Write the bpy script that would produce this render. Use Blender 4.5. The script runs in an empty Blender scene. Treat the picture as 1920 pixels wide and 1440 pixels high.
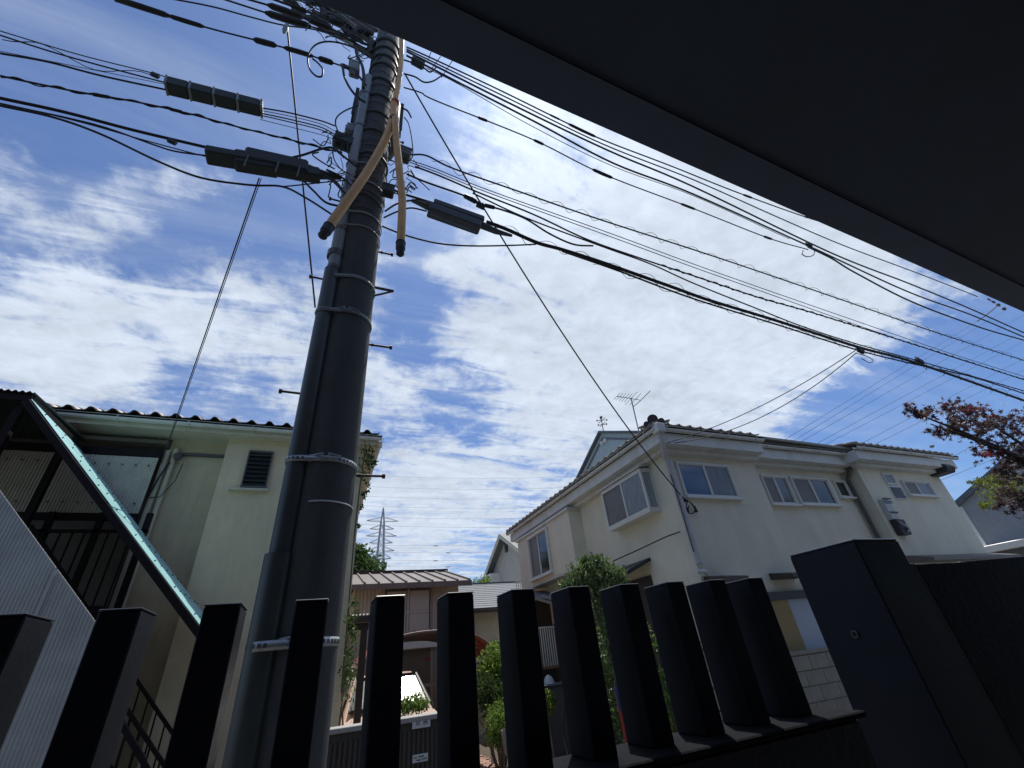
import bpy, bmesh, math, random
import numpy as np
from mathutils import Vector, Matrix
random.seed(7)
S = bpy.context.scene
C = S.collection
# ------------------------------------------------------------------ camera (eye = world origin, X along the street, Y across it)
f_px, pit, rol, az = 811.4, .5623, -.11012, 1.13165
_F = np.array([0, math.cos(pit), math.sin(pit)]); _U = np.array([0, -math.sin(pit), math.cos(pit)]); _R = np.array([1., 0, 0])
_c, _s = math.cos(rol), math.sin(rol)
R2 = _c*_R + _s*_U; U2 = -_s*_R + _c*_U
_M = np.array([[math.sin(az), math.cos(az), 0], [-math.cos(az), math.sin(az), 0], [0, 0, 1]])
R2 = _M@R2; U2 = _M@U2; F = _M@_F
cam = bpy.data.cameras.new('camera'); cob = bpy.data.objects.new('camera', cam); C.objects.link(cob)
cam.sensor_width = 36; cam.lens = 36*f_px/1920; cam.clip_start = .02; cam.clip_end = 5000
cob.matrix_world = Matrix(((R2[0], U2[0], -F[0], 0), (R2[1], U2[1], -F[1], 0), (R2[2], U2[2], -F[2], 0), (0, 0, 0, 1)))
S.camera = cob
S.render.resolution_x = 1024; S.render.resolution_y = 768
S.view_settings.view_transform = 'Standard'; S.view_settings.look = 'None'
S.view_settings.exposure = 0.0; S.view_settings.gamma = 1; S.view_settings.use_curve_mapping = False

def ray(x, y): return F*f_px + R2*(x-960) + U2*(720-y)
def onY(x, y, Y): r = ray(x, y); return r*Y/r[1]
def onX(x, y, X): r = ray(x, y); return r*X/r[0]
def onZ(x, y, Z): r = ray(x, y); return r*Z/r[2]
def unit(x, y): r = ray(x, y); return r/np.linalg.norm(r)

# ------------------------------------------------------------------ sun and sky
sd = unit(930, 70)                                   # towards the sun
sun_el = math.asin(sd[2]); sun_az = math.atan2(sd[0], sd[1])
sl = bpy.data.lights.new('sun', 'SUN'); sl.energy = 4.6; sl.angle = math.radians(.5); sl.color = (1, .95, .88)
so = bpy.data.objects.new('sun', sl); C.objects.link(so)
so.rotation_euler = Vector(sd).to_track_quat('Z', 'Y').to_euler()

W = bpy.data.worlds.new('World'); S.world = W; W.use_nodes = True
nt = W.node_tree; nt.nodes.clear(); N = nt.nodes.new; L = nt.links.new
def nd(t, **kw):
    n = N(t)
    for k, v in kw.items(): setattr(n, k, v)
    return n
def mth(op, a, b=None, c=None, clamp=False):
    n = N('ShaderNodeMath'); n.operation = op; n.use_clamp = clamp
    for i, v in enumerate((a, b, c)):
        if v is None: continue
        if isinstance(v, (int, float)): n.inputs[i].default_value = v
        else: L(v, n.inputs[i])
    return n.outputs[0]
sky = nd('ShaderNodeTexSky', sky_type='NISHITA', sun_disc=False, sun_elevation=sun_el, sun_rotation=sun_az)
sky.air_density = 1.0; sky.dust_density = .6; sky.ozone_density = 2.0
tc = N('ShaderNodeTexCoord')
nrm = nd('ShaderNodeVectorMath', operation='NORMALIZE'); L(tc.outputs['Generated'], nrm.inputs[0])
sep = N('ShaderNodeSeparateXYZ'); L(nrm.outputs[0], sep.inputs[0])
zc = mth('MAXIMUM', sep.outputs[2], .0)
zz = mth('ADD', zc, .12)
comb = N('ShaderNodeCombineXYZ'); L(mth('DIVIDE', sep.outputs[0], zz), comb.inputs[0]); L(mth('DIVIDE', sep.outputs[1], zz), comb.inputs[1])
def noise(scale, detail, rough, vec, dist=0, off=(0, 0, 0), stretch=(1, 1, 1), rot=0, lac=2.0):
    mp = N('ShaderNodeMapping'); L(vec, mp.inputs[0]); mp.inputs['Location'].default_value = off; mp.inputs['Scale'].default_value = stretch; mp.inputs['Rotation'].default_value = (0, 0, rot)
    n = N('ShaderNodeTexNoise'); n.inputs['Scale'].default_value = scale; n.inputs['Detail'].default_value = detail; n.inputs['Roughness'].default_value = rough; n.inputs['Distortion'].default_value = dist; n.inputs['Lacunarity'].default_value = lac
    L(mp.outputs[0], n.inputs['Vector']); return n.outputs[0]
P = comb.outputs[0]
n_big = noise(1.5, 4, .5, P, .3, (3.1, 1.7, 0))
n_mid = noise(6.5, 12, .62, P, .25, (1.3, 4.2, 0))
n_fine = noise(24, 8, .62, P, .35, (0.3, 2.2, 0))
n_str = noise(5.0, 10, .6, P, .9, (5, 2, 0), (.45, 1.9, 1), -.6)
# where the cloud banks lie: (photo px, py, radius px, weight) turned into sky directions
blobs = [(1180, 520, 520, .46), (1380, 330, 420, .42), (950, 220, 200, .22), (1030, 650, 330, .42), (1450, 480, 400, .4), (1320, 690, 320, .45), (1600, 540, 200, .34), (1280, 160, 300, .3), (960, 420, 160, .2),
         (80, 640, 300, .46), (330, 580, 240, .30), (500, 600, 220, .30), (230, 370, 110, .50), (350, 335, 110, .50), (450, 340, 90, .34), (130, 450, 130, .14), (640, 640, 170, .22), (720, 720, 100, .22), (520, 740, 120, .14), (200, 690, 300, .25),
         (700, 960, 330, .30), (900, 930, 260, .34), (640, 760, 120, .15), (840, 505, 60, .45), (760, 580, 60, .22), (10, 330, 150, .22), (80, 20, 90, .16), (260, 30, 60, .12), (800, 1080, 300, .15),
         (430, 130, 420, -.62), (100, 170, 240, -.25), (60, 290, 120, -.12), (110, 380, 80, -.12), (640, 180, 260, -.45), (380, 445, 90, -.46), (300, 470, 60, -.2), (150, 560, 60, -.15), (230, 640, 60, -.18), (40, 480, 60, -.12), (770, 620, 80, -.50), (800, 560, 70, -.42), (745, 530, 60, -.3), (860, 540, 50, -.25),
         (850, 790, 90, -.50), (930, 790, 90, -.40), (990, 870, 70, -.2), (360, 700, 80, -.28), (300, 660, 60, -.15), (790, 430, 90, -.32), (720, 820, 90, -.25), (560, 480, 90, -.15), (490, 760, 60, -.25), (470, 500, 60, -.12),
         (1720, 830, 260, -.9), (1840, 640, 200, -.55), (1560, 800, 110, -.5), (1890, 900, 240, -.5), (1640, 700, 60, -.2), (1860, 720, 200, -.35), (900, 1070, 110, -.25), (1480, 770, 60, -.1)]
acc = None
for px, py, r, w in blobs:
    d = unit(px, py)
    d0 = unit(px-r/2, py); d1 = unit(px+r/2, py)
    rad = float(np.linalg.norm(d1-d0))
    dm = nd('ShaderNodeVectorMath', operation='DISTANCE'); L(nrm.outputs[0], dm.inputs[0]); dm.inputs[1].default_value = tuple(d)
    mr = nd('ShaderNodeMapRange', interpolation_type='SMOOTHERSTEP'); L(dm.outputs['Value'], mr.inputs['Value'])
    mr.inputs['From Min'].default_value = 0; mr.inputs['From Max'].default_value = rad*1.3; mr.inputs['To Min'].default_value = w; mr.inputs['To Max'].default_value = 0
    acc = mr.outputs[0] if acc is None else mth('ADD', acc, mr.outputs[0])
den = mth('MULTIPLY', mth('SUBTRACT', n_big, .5), .5)
den = mth('ADD', den, mth('MULTIPLY', mth('SUBTRACT', n_mid, .5), 1.35))
den = mth('ADD', den, mth('MULTIPLY', mth('SUBTRACT', n_fine, .5), .65))
den = mth('ADD', den, mth('MULTIPLY', mth('SUBTRACT', n_str, .5), 1.9))
den = mth('ADD', den, mth('MULTIPLY', acc, 1.0))
cr = nd('ShaderNodeMapRange', interpolation_type='SMOOTHSTEP'); L(den, cr.inputs['Value'])
cr.inputs['From Min'].default_value = -.12; cr.inputs['From Max'].default_value = .66; cr.inputs['To Min'].default_value = .06; cr.inputs['To Max'].default_value = .93
n_veil = noise(2.2, 7, .62, P, 1.4, (9, 3, 0), (.35, 1.8, 1), .9)
veil = nd('ShaderNodeMapRange'); L(n_veil, veil.inputs['Value']); veil.inputs['From Min'].default_value = .42; veil.inputs['From Max'].default_value = .72; veil.inputs['To Max'].default_value = .22
cov = mth('MAXIMUM', cr.outputs[0], mth('ADD', mth('MULTIPLY', cr.outputs[0], .7), veil.outputs[0]))
# cloud brightness: thicker parts are greyer, forward scattering near the sun
dsun = nd('ShaderNodeVectorMath', operation='DISTANCE'); L(nrm.outputs[0], dsun.inputs[0]); dsun.inputs[1].default_value = tuple(sd)
glow = nd('ShaderNodeMapRange', interpolation_type='SMOOTHERSTEP'); L(dsun.outputs['Value'], glow.inputs['Value'])
glow.inputs['From Min'].default_value = .0; glow.inputs['From Max'].default_value = .6; glow.inputs['To Min'].default_value = 1; glow.inputs['To Max'].default_value = 0
n_sh = noise(3.0, 9, .6, P, .9, (8, 8, 0), (.5, 1.6, 1), -.6)
n_sh2 = noise(14, 8, .62, P, .4, (2, 9, 0))
cb = mth('ADD', 7.7, mth('MULTIPLY', mth('SUBTRACT', n_sh, .5), 4.5))
cb = mth('ADD', cb, mth('MULTIPLY', mth('SUBTRACT', n_sh2, .5), 3.6))
cb = mth('ADD', cb, mth('MULTIPLY', glow.outputs[0], 3.5))
ccol = nd('ShaderNodeVectorMath', operation='SCALE'); ccol.inputs[0].default_value = (.90, 1.0, 1.14); L(cb, ccol.inputs['Scale'])
skc = nd('ShaderNodeVectorMath', operation='MULTIPLY'); L(sky.outputs[0], skc.inputs[0]); skc.inputs[1].default_value = (.62, .85, 1.2)
mix = nd('ShaderNodeMix', data_type='RGBA'); L(cov, mix.inputs[0]); L(skc.outputs[0], mix.inputs[6]); L(ccol.outputs[0], mix.inputs[7])
bg = N('ShaderNodeBackground'); bg.inputs['Strength'].default_value = .10; L(mix.outputs[2], bg.inputs['Color'])
ow = N('ShaderNodeOutputWorld'); L(bg.outputs[0], ow.inputs['Surface'])
W.cycles.sampling_method = 'MANUAL'; W.cycles.sample_map_resolution = 1024

# ------------------------------------------------------------------ materials
MATS = {}
def mat(name, col, rough=.6, var=.12, scale=6., bump=.0, bscale=40., metal=0., spec=.5, stain=None, stain_amt=0., stain_scale=1.2, stretch=(1, 1, 1), transl=0, streak=0):
    m = bpy.data.materials.new(name); m.use_nodes = True; t = m.node_tree; b = t.nodes['Principled BSDF']
    tcn = t.nodes.new('ShaderNodeTexCoord'); mp = t.nodes.new('ShaderNodeMapping'); mp.inputs['Scale'].default_value = stretch
    t.links.new(tcn.outputs['Object'], mp.inputs[0])
    n1 = t.nodes.new('ShaderNodeTexNoise'); n1.inputs['Scale'].default_value = scale; n1.inputs['Detail'].default_value = 8; n1.inputs['Roughness'].default_value = .65
    t.links.new(mp.outputs[0], n1.inputs['Vector'])
    r = t.nodes.new('ShaderNodeMapRange'); r.inputs['From Min'].default_value = .3; r.inputs['From Max'].default_value = .7; r.inputs['To Min'].default_value = 1-var; r.inputs['To Max'].default_value = 1+var
    t.links.new(n1.outputs[0], r.inputs['Value'])
    sc = t.nodes.new('ShaderNodeVectorMath'); sc.operation = 'SCALE'; sc.inputs[0].default_value = col; t.links.new(r.outputs[0], sc.inputs['Scale'])
    out = sc.outputs[0]
    if stain:
        n2 = t.nodes.new('ShaderNodeTexNoise'); n2.inputs['Scale'].default_value = stain_scale; n2.inputs['Detail'].default_value = 10; n2.inputs['Roughness'].default_value = .7
        mp2 = t.nodes.new('ShaderNodeMapping'); mp2.inputs['Scale'].default_value = (1, 1, .25); mp2.inputs['Location'].default_value = (3, 5, 1)
        t.links.new(tcn.outputs['Object'], mp2.inputs[0]); t.links.new(mp2.outputs[0], n2.inputs['Vector'])
        r2 = t.nodes.new('ShaderNodeMapRange'); r2.inputs['From Min'].default_value = .48; r2.inputs['From Max'].default_value = .75; r2.inputs['To Max'].default_value = stain_amt
        t.links.new(n2.outputs[0], r2.inputs['Value'])
        mx = t.nodes.new('ShaderNodeMix'); mx.data_type = 'RGBA'; t.links.new(r2.outputs[0], mx.inputs[0]); t.links.new(out, mx.inputs[6]); mx.inputs[7].default_value = (*stain, 1)
        out = mx.outputs[2]
    if streak:
        mp4 = t.nodes.new('ShaderNodeMapping'); mp4.inputs['Scale'].default_value = (7, 7, .45); t.links.new(tcn.outputs['Object'], mp4.inputs[0])
        n4 = t.nodes.new('ShaderNodeTexNoise'); n4.inputs['Scale'].default_value = 1.6; n4.inputs['Detail'].default_value = 7; n4.inputs['Roughness'].default_value = .62; t.links.new(mp4.outputs[0], n4.inputs['Vector'])
        r4 = t.nodes.new('ShaderNodeMapRange'); r4.inputs['From Min'].default_value = .52; r4.inputs['From Max'].default_value = .78; r4.inputs['To Max'].default_value = streak; t.links.new(n4.outputs[0], r4.inputs['Value'])
        m4 = t.nodes.new('ShaderNodeMix'); m4.data_type = 'RGBA'; t.links.new(r4.outputs[0], m4.inputs[0]); t.links.new(out, m4.inputs[6]); m4.inputs[7].default_value = (col[0]*.45, col[1]*.47, col[2]*.5, 1); out = m4.outputs[2]
    t.links.new(out, b.inputs['Base Color'])
    r3 = t.nodes.new('ShaderNodeMapRange'); r3.inputs['To Min'].default_value = max(0.02, rough-.1); r3.inputs['To Max'].default_value = min(1, rough+.1)
    t.links.new(n1.outputs[0], r3.inputs['Value']); t.links.new(r3.outputs[0], b.inputs['Roughness'])
    b.inputs['Metallic'].default_value = metal; b.inputs['Specular IOR Level'].default_value = spec
    if bump:
        n3 = t.nodes.new('ShaderNodeTexNoise'); n3.inputs['Scale'].default_value = bscale; n3.inputs['Detail'].default_value = 6; t.links.new(mp.outputs[0], n3.inputs['Vector'])
        bp = t.nodes.new('ShaderNodeBump'); bp.inputs['Strength'].default_value = bump; bp.inputs['Distance'].default_value = .02
        t.links.new(n3.outputs[0], bp.inputs['Height']); t.links.new(bp.outputs[0], b.inputs['Normal'])
    if transl:
        tr = t.nodes.new('ShaderNodeBsdfTranslucent'); t.links.new(out, tr.inputs['Color'])
        ms = t.nodes.new('ShaderNodeMixShader'); ms.inputs[0].default_value = transl
        t.links.new(b.outputs[0], ms.inputs[1]); t.links.new(tr.outputs[0], ms.inputs[2]); t.links.new(ms.outputs[0], t.nodes['Material Output'].inputs['Surface'])
    MATS[name] = m; return m
def leafmat(name, c1, c2, c3, transl=.35, rough=.45):
    m = bpy.data.materials.new(name); m.use_nodes = True; t = m.node_tree; b = t.nodes['Principled BSDF']
    g = t.nodes.new('ShaderNodeNewGeometry'); cr_ = t.nodes.new('ShaderNodeValToRGB'); t.links.new(g.outputs['Random Per Island'], cr_.inputs[0])
    e = cr_.color_ramp.elements; e[0].color = (*c1, 1); e[1].color = (*c3, 1); k = e.new(.5); k.color = (*c2, 1)
    t.links.new(cr_.outputs[0], b.inputs['Base Color']); b.inputs['Roughness'].default_value = rough
    tr = t.nodes.new('ShaderNodeBsdfTranslucent'); t.links.new(cr_.outputs[0], tr.inputs['Color'])
    ms = t.nodes.new('ShaderNodeMixShader'); ms.inputs[0].default_value = transl
    t.links.new(b.outputs[0], ms.inputs[1]); t.links.new(tr.outputs[0], ms.inputs[2]); t.links.new(ms.outputs[0], t.nodes['Material Output'].inputs['Surface'])
    MATS[name] = m; return m
mat('black_paint', (.007, .009, .016), .55, .25, 9, .05, 90, spec=.3)
mat('slat_paint', (.016, .018, .026), .5, .3, 9, .1, 60)
mat('cap_metal', (.05, .055, .07), .22, .2, 9, spec=.8)
mat('black_matte', (.006, .007, .010), .85, .3, 4, .2, 60, spec=.12)
mat('black_wall', (.012, .014, .019), .7, .3, 3, .2, 60)
mat('soffit', (.045, .062, .090), .75, .2, 2, .1, 60)
mat('soffit_edge', (.070, .095, .14), .7, .15, 2, .1, 60)
mat('pole_concrete', (.066, .072, .070), .85, .16, 5, .25, 120, stain=(.11, .115, .105), stain_amt=.6, stain_scale=3, streak=0.45)
mat('conduit', (.062, .072, .068), .36, .14, 4, .03, 60, stain=(.13, .14, .13), stain_amt=.4, stain_scale=5, streak=0.3)
mat('conduit_light', (.24, .27, .28), .4, .12, 4, .03, 60)
mat('galv', (.42, .44, .45), .42, .2, 14, .05, 80, metal=.6)
mat('galv_dull', (.24, .26, .27), .55, .2, 14, .1, 80, metal=.4)
mat('bolt_metal', (.085, .06, .06), .6, .3, 20)
mat('cable', (.016, .015, .018), .6, .2, 12)
mat('cable_thin', (.05, .05, .055), .45, .2, 12)
mat('closure', (.028, .038, .036), .6, .25, 10, .2, 30)
mat('closure_grey', (.075, .09, .105), .6, .15, 10, .1, 30)
mat('orange_tube', (.72, .40, .14), .5, .22, 7, .08, 50, stain=(.38, .22, .11), stain_amt=.7, stain_scale=7)
mat('red_tape', (.5, .08, .05), .5)
mat('porcelain', (.5, .52, .5), .3)
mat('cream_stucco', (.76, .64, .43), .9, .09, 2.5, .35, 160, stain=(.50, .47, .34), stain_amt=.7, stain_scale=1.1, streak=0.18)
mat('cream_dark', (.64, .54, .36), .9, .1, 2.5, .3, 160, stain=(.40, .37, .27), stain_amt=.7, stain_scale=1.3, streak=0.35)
mat('landing_shade', (.17, .15, .12), .8, .2, 4, .1, 40)  # dark tone puts the shade of the open landing into the colour
mat('cream_trim', (.58, .55, .43), .7, .1, 5)
mat('white_stucco', (.79, .76, .61), .9, .07, 1.6, .35, 190, stain=(.56, .55, .46), stain_amt=.6, stain_scale=1.1, streak=0.10)
mat('white_trim', (.68, .69, .65), .6, .08, 5, stain=(.35, .34, .29), stain_amt=.5, stain_scale=2)
mat('alu', (.74, .74, .70), .4, .05, 8)
mat('alu_dark', (.10, .10, .10), .45, .1, 8)
mat('corr_grey', (.50, .52, .50), .55, .13, 3, stain=(.32, .33, .32), stain_amt=.4)
mat('corr_cream', (.52, .50, .42), .6, .12, 4, stain=(.32, .30, .25), stain_amt=.5)
mat('teal', (.36, .64, .63), .33, .12, 3, .03, 30, stain=(.10, .24, .24), stain_amt=.4, stain_scale=2)
mat('dark_steel', (.014, .012, .013), .7, .25, 8, spec=.2, stain=(.035, .02, .016), stain_amt=.5, stain_scale=4)
mat('tile_dark', (.055, .030, .028), .5, .3, 8, .1, 30)
mat('tile_grey', (.19, .19, .19), .55, .25, 8, .1, 30)
mat('tile_cream', (.33, .31, .27), .6, .2, 9, .1, 30)
mat('slate', (.12, .135, .155), .6, .2, 6, .1, 30)
mat('brown_metal', (.18, .155, .14), .5, .15, 5, stain=(.30, .24, .20), stain_amt=.5)
mat('brown_dark', (.07, .055, .048), .55, .2, 6)
mat('brown_canopy', (.36, .12, .08), .3, .2, 5, transl=.4)
mat('shed_wall', (.46, .44, .395), .8, .12, 4, .1, 60, stain=(.22, .20, .17), stain_amt=.5, streak=0.3)
mat('shed_glass', (.46, .46, .44), .35, .06, 3)
mat('grey_wall', (.34, .35, .37), .85, .16, 1.4, .3, 60, stain=(.24, .25, .28), stain_amt=.7, stain_scale=1.2, streak=0.4)
mat('gable_wall', (.48, .46, .40), .85, .1, 3, .2, 60, streak=0.15)
mat('teal_wall', (.42, .50, .49), .8, .06, 3)
mat('wood_dark', (.045, .030, .028), .6, .3, 8, .2, 40)
mat('bamboo', (.46, .34, .16), .7, .2, 30, stretch=(1, 1, 8))
mat('block', (.40, .35, .27), .9, .16, 9, .5, 120, stain=(.24, .21, .16), stain_amt=.6, stain_scale=2, streak=0.3)
mat('gate_wall', (.075, .065, .055), .85, .3, 12, .5, 60, stretch=(6, 6, 1))
mat('concrete', (.36, .35, .33), .85, .12, 6, .3, 90)
mat('asphalt', (.09, .09, .092), .9, .2, 20, .5, 200)
mat('soil', (.085, .065, .045), .95, .3, 8, .6, 40)
mat('terrace_stone', (.13, .13, .135), .9, .2, 6, .3, 90)
mat('gravel', (.38, .37, .35), .9, .45, 60, .8, 60)
mat('brick', (.34, .20, .15), .85, .25, 20, .3, 90)
mat('brick_b', (.40, .27, .22), .85, .25, 20, .3, 90)
mat('rock', (.24, .225, .20), .9, .35, 9, 1.0, 22, stain=(.12, .14, .09), stain_amt=.5)
mat('ground_far', (.12, .11, .09), .95, .3, .6, .3, 8)
mat('bark', (.13, .10, .08), .9, .35, 14, .8, 30, stretch=(1, 1, .25))
mat('bark_maple', (.035, .026, .024), .85, .3, 14, .5, 30)
mat('car_paint', (.62, .47, .40), .22, .03, 3)
mat('car_dark', (.03, .03, .03), .4)
mat('rubber', (.02, .02, .02), .8)
mat('plate_white', (.62, .65, .65), .4, .06, 20)
mat('ink', (.01, .012, .03), .5, .05)
mat('pipe_grey', (.50, .51, .53), .5, .1, 6, stain=(.34, .34, .36), stain_amt=.5, stain_scale=4)
mat('meter_box', (.50, .51, .50), .5, .06, 8)
mat('vent_dark', (.035, .032, .04), .5, .2, 8)
mat('pot', (.28, .13, .08), .8, .2, 10)
mat('pot_grey', (.30, .30, .28), .7, .2, 10)
mat('red_sign', (.40, .06, .05), .5)
mat('blue_plastic', (.03, .06, .22), .5)
mat('pylon_steel', (.42, .45, .49), .6, .1, 3)
mat('glass_sky_tint', (.012, .06, .15), .04, .05, 2, spec=.9)  # sky reflection put into the glass as a blue base colour
mat('glass_dark', (.035, .042, .045), .05, .1, 2, spec=.8)
mat('glass_screen', (.17, .163, .15), .45, .15, 3, spec=.5)
mat('glass_lace', (.30, .34, .36), .12, .35, 5, spec=.7, stretch=(9, 9, .8))
mat('glass_lace_dim', (.12, .125, .12), .10, .45, 4, spec=.7, stretch=(7, 7, .7))
mat('windscreen_glass', (.09, .10, .085), .04, .5, 3, spec=.45)
mat('frosted', (.26, .28, .33), .4, .06, 3)
mat('pale_sheet', (.46, .50, .58), .5, .03, 3)
leafmat('leaf_maple', (.035, .022, .026), (.075, .038, .038), (.10, .075, .055), .45)
leafmat('leaf_maple_red', (.14, .03, .035), (.26, .05, .06), (.09, .035, .03), .45)
leafmat('leaf_yellow', (.16, .22, .03), (.30, .34, .05), (.12, .17, .03), .45)
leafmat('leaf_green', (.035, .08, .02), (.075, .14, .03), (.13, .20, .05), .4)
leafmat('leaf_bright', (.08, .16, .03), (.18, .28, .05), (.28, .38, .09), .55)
leafmat('leaf_gloss', (.07, .12, .04), (.13, .20, .07), (.24, .31, .15), .5, .3)
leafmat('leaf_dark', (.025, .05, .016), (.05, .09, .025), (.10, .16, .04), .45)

# ------------------------------------------------------------------ object helpers
OFF = {}
def tag(o, label, cat, group=None):
    o['label'] = label; o['category'] = cat
    if group: o['group'] = group
    return o
def thing(name, label, cat, loc, group=None):
    o = bpy.data.objects.new(name, None); C.objects.link(o); o.empty_display_size = .2
    o.location = tuple(float(v) for v in loc); OFF[o.name] = np.array([float(v) for v in loc]); tag(o, label, cat, group); return o
class MB:
    def __init__(s): s.v = []; s.f = []; s.sm = []
    def add(s, vs, fs, smooth=False):
        b = len(s.v); s.v += [tuple(float(c) for c in p) for p in vs]; s.f += [tuple(i+b for i in f) for f in fs]; s.sm += [smooth]*len(fs); return s
    def box(s, x0, x1, y0, y1, z0, z1):
        vs = [(x, y, z) for x in (x0, x1) for y in (y0, y1) for z in (z0, z1)]
        return s.add(vs, [(0, 1, 3, 2), (4, 6, 7, 5), (0, 4, 5, 1), (2, 3, 7, 6), (0, 2, 6, 4), (1, 5, 7, 3)])
    def obox(s, O, a, b, c):
        """box spanned by three edge vectors from corner O"""
        O, a, b, c = map(lambda q: np.array(q, float), (O, a, b, c))
        vs = [O+i*a+j*b+k*c for i in (0, 1) for j in (0, 1) for k in (0, 1)]
        fs = [(0, 1, 3, 2), (4, 6, 7, 5), (0, 4, 5, 1), (2, 3, 7, 6), (0, 2, 6, 4), (1, 5, 7, 3)]
        if np.dot(np.cross(a, b), c) < 0: fs = [t[::-1] for t in fs]
        return s.add(vs, fs)
    def bar(s, p, q, w, h=None, up=(0, 0, 1)):
        p, q = np.array(p, float), np.array(q, float); h = h or w; d = q-p; up = np.array(up, float)
        if abs(np.dot(d/np.linalg.norm(d), up)) > .97: up = np.array([0, 1., 0])
        a = np.cross(d, up); a = a/np.linalg.norm(a)*w; b = np.cross(a, d); b = b/np.linalg.norm(b)*h
        return s.obox(p-a/2-b/2, d, a, b)
    def prism(s, poly, vec):
        n = len(poly); poly = [np.array(p, float) for p in poly]; vec = np.array(vec, float)
        vs = poly+[p+vec for p in poly]
        return s.add(vs, [tuple(range(n))[::-1], tuple(range(n, 2*n))]+[(i, (i+1) % n, (i+1) % n+n, i+n) for i in range(n)])
    def tube(s, pts, r, n=6, caps=True):
        pts = [np.array(p, float) for p in pts]; m = len(pts)
        if not hasattr(r, '__len__'): r = [r]*m
        d = pts[1]-pts[0]; ref = np.array([0, 0, 1.]) if abs(d[2]) < .9*np.linalg.norm(d) else np.array([1., 0, 0])
        vs = []
        for i in range(m):
            t = pts[min(i+1, m-1)]-pts[max(i-1, 0)]; t = t/(np.linalg.norm(t)+1e-12)
            a = ref-np.dot(ref, t)*t
            if np.linalg.norm(a) < 1e-3: a = np.cross(t, [0, 1, 0.3])
            a /= np.linalg.norm(a); b = np.cross(t, a); ref = a
            for k in range(n):
                an = 2*math.pi*k/n; vs.append(pts[i]+r[i]*(math.cos(an)*a+math.sin(an)*b))
        fs = [(i*n+k, i*n+(k+1) % n, (i+1)*n+(k+1) % n, (i+1)*n+k) for i in range(m-1) for k in range(n)]
        s.add(vs, fs, n > 5)
        if caps: s.add(vs[:n], [tuple(range(n))[::-1]]); s.add(vs[-n:], [tuple(range(n))])
        return s
    def lathe(s, c, prof, n=24, ang=(0, 2*math.pi)):
        full = abs(ang[1]-ang[0]-2*math.pi) < 1e-6; k = n if full else n+1; m = len(prof)
        vs = []
        for r, z in prof:
            for i in range(k):
                a = ang[0]+(ang[1]-ang[0])*i/n; vs.append((c[0]+r*math.cos(a), c[1]+r*math.sin(a), c[2]+z))
        fs = [(j*k+i, j*k+(i+1) % k, (j+1)*k+(i+1) % k, (j+1)*k+i) for j in range(m-1) for i in range(k if full else k-1)]
        return s.add(vs, fs, True)
    def grid(s, fn, nu, nv, smooth=True, thick=None):
        vs = [fn(i/nu, j/nv) for i in range(nu+1) for j in range(nv+1)]
        fs = [(i*(nv+1)+j, (i+1)*(nv+1)+j, (i+1)*(nv+1)+j+1, i*(nv+1)+j+1) for i in range(nu) for j in range(nv)]
        s.add(vs, fs, smooth)
        if thick is not None:
            th = np.array(thick, float); n = len(vs)
            v2 = [np.array(p)+th for p in vs]; b = [i*(nv+1) for i in range(nu+1)]; t = [i*(nv+1)+nv for i in range(nu+1)]
            rim = b + [nu*(nv+1)+j for j in range(1, nv+1)] + t[::-1][1:] + [j for j in range(nv-1, 0, -1)]
            s.add(v2, [q[::-1] for q in fs], smooth)
            s.add(list(vs)+v2, [(rim[i], rim[(i+1) % len(rim)], rim[(i+1) % len(rim)]+n, rim[i]+n) for i in range(len(rim))])
        return s
    def build(s, name, m, parent=None, bevel=0, label=None, kind=None, base=None):
        me = bpy.data.meshes.new(name)
        off = np.zeros(3)
        if parent is not None: off = OFF[parent.name]
        elif s.v:
            a = np.array(s.v); off = np.array([(a[:, 0].min()+a[:, 0].max())/2, (a[:, 1].min()+a[:, 1].max())/2, a[:, 2].min()]) if base is None else np.array(base, float)
        me.from_pydata([tuple(np.array(p)-off) for p in s.v], [], s.f); me.update()
        me.polygons.foreach_set('use_smooth', s.sm)
        if bevel:
            bm = bmesh.new(); bm.from_mesh(me); bmesh.ops.remove_doubles(bm, verts=bm.verts, dist=1e-5)
            bmesh.ops.bevel(bm, geom=list(bm.edges), offset=bevel, segments=1, affect='EDGES', profile=.5); bm.to_mesh(me); bm.free()
        me.materials.append(MATS[m])
        o = bpy.data.objects.new(name, me); C.objects.link(o)
        if parent is not None: o.parent = parent
        else: o.location = tuple(off)
        OFF[o.name] = off
        if label: o['label'] = label
        if kind: o['kind'] = kind
        return o
def struct(mb, name, m): o = mb.build(name, m); o['kind'] = 'structure'; return o
def cr_spline(pts, seg=6):
    pts = [np.array(p, float) for p in pts]
    if len(pts) == 2: return [pts[0]+(pts[1]-pts[0])*i/seg for i in range(seg+1)]
    P_ = [2*pts[0]-pts[1]]+pts+[2*pts[-1]-pts[-2]]; out = []
    for i in range(1, len(P_)-2):
        a, b, c, d = P_[i-1:i+3]
        for k in range(seg):
            t = k/seg; out.append(.5*((2*b)+(-a+c)*t+(2*a-5*b+4*c-d)*t*t+(-a+3*b-3*c+d)*t**3))
    out.append(pts[-1]); return out
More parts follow.
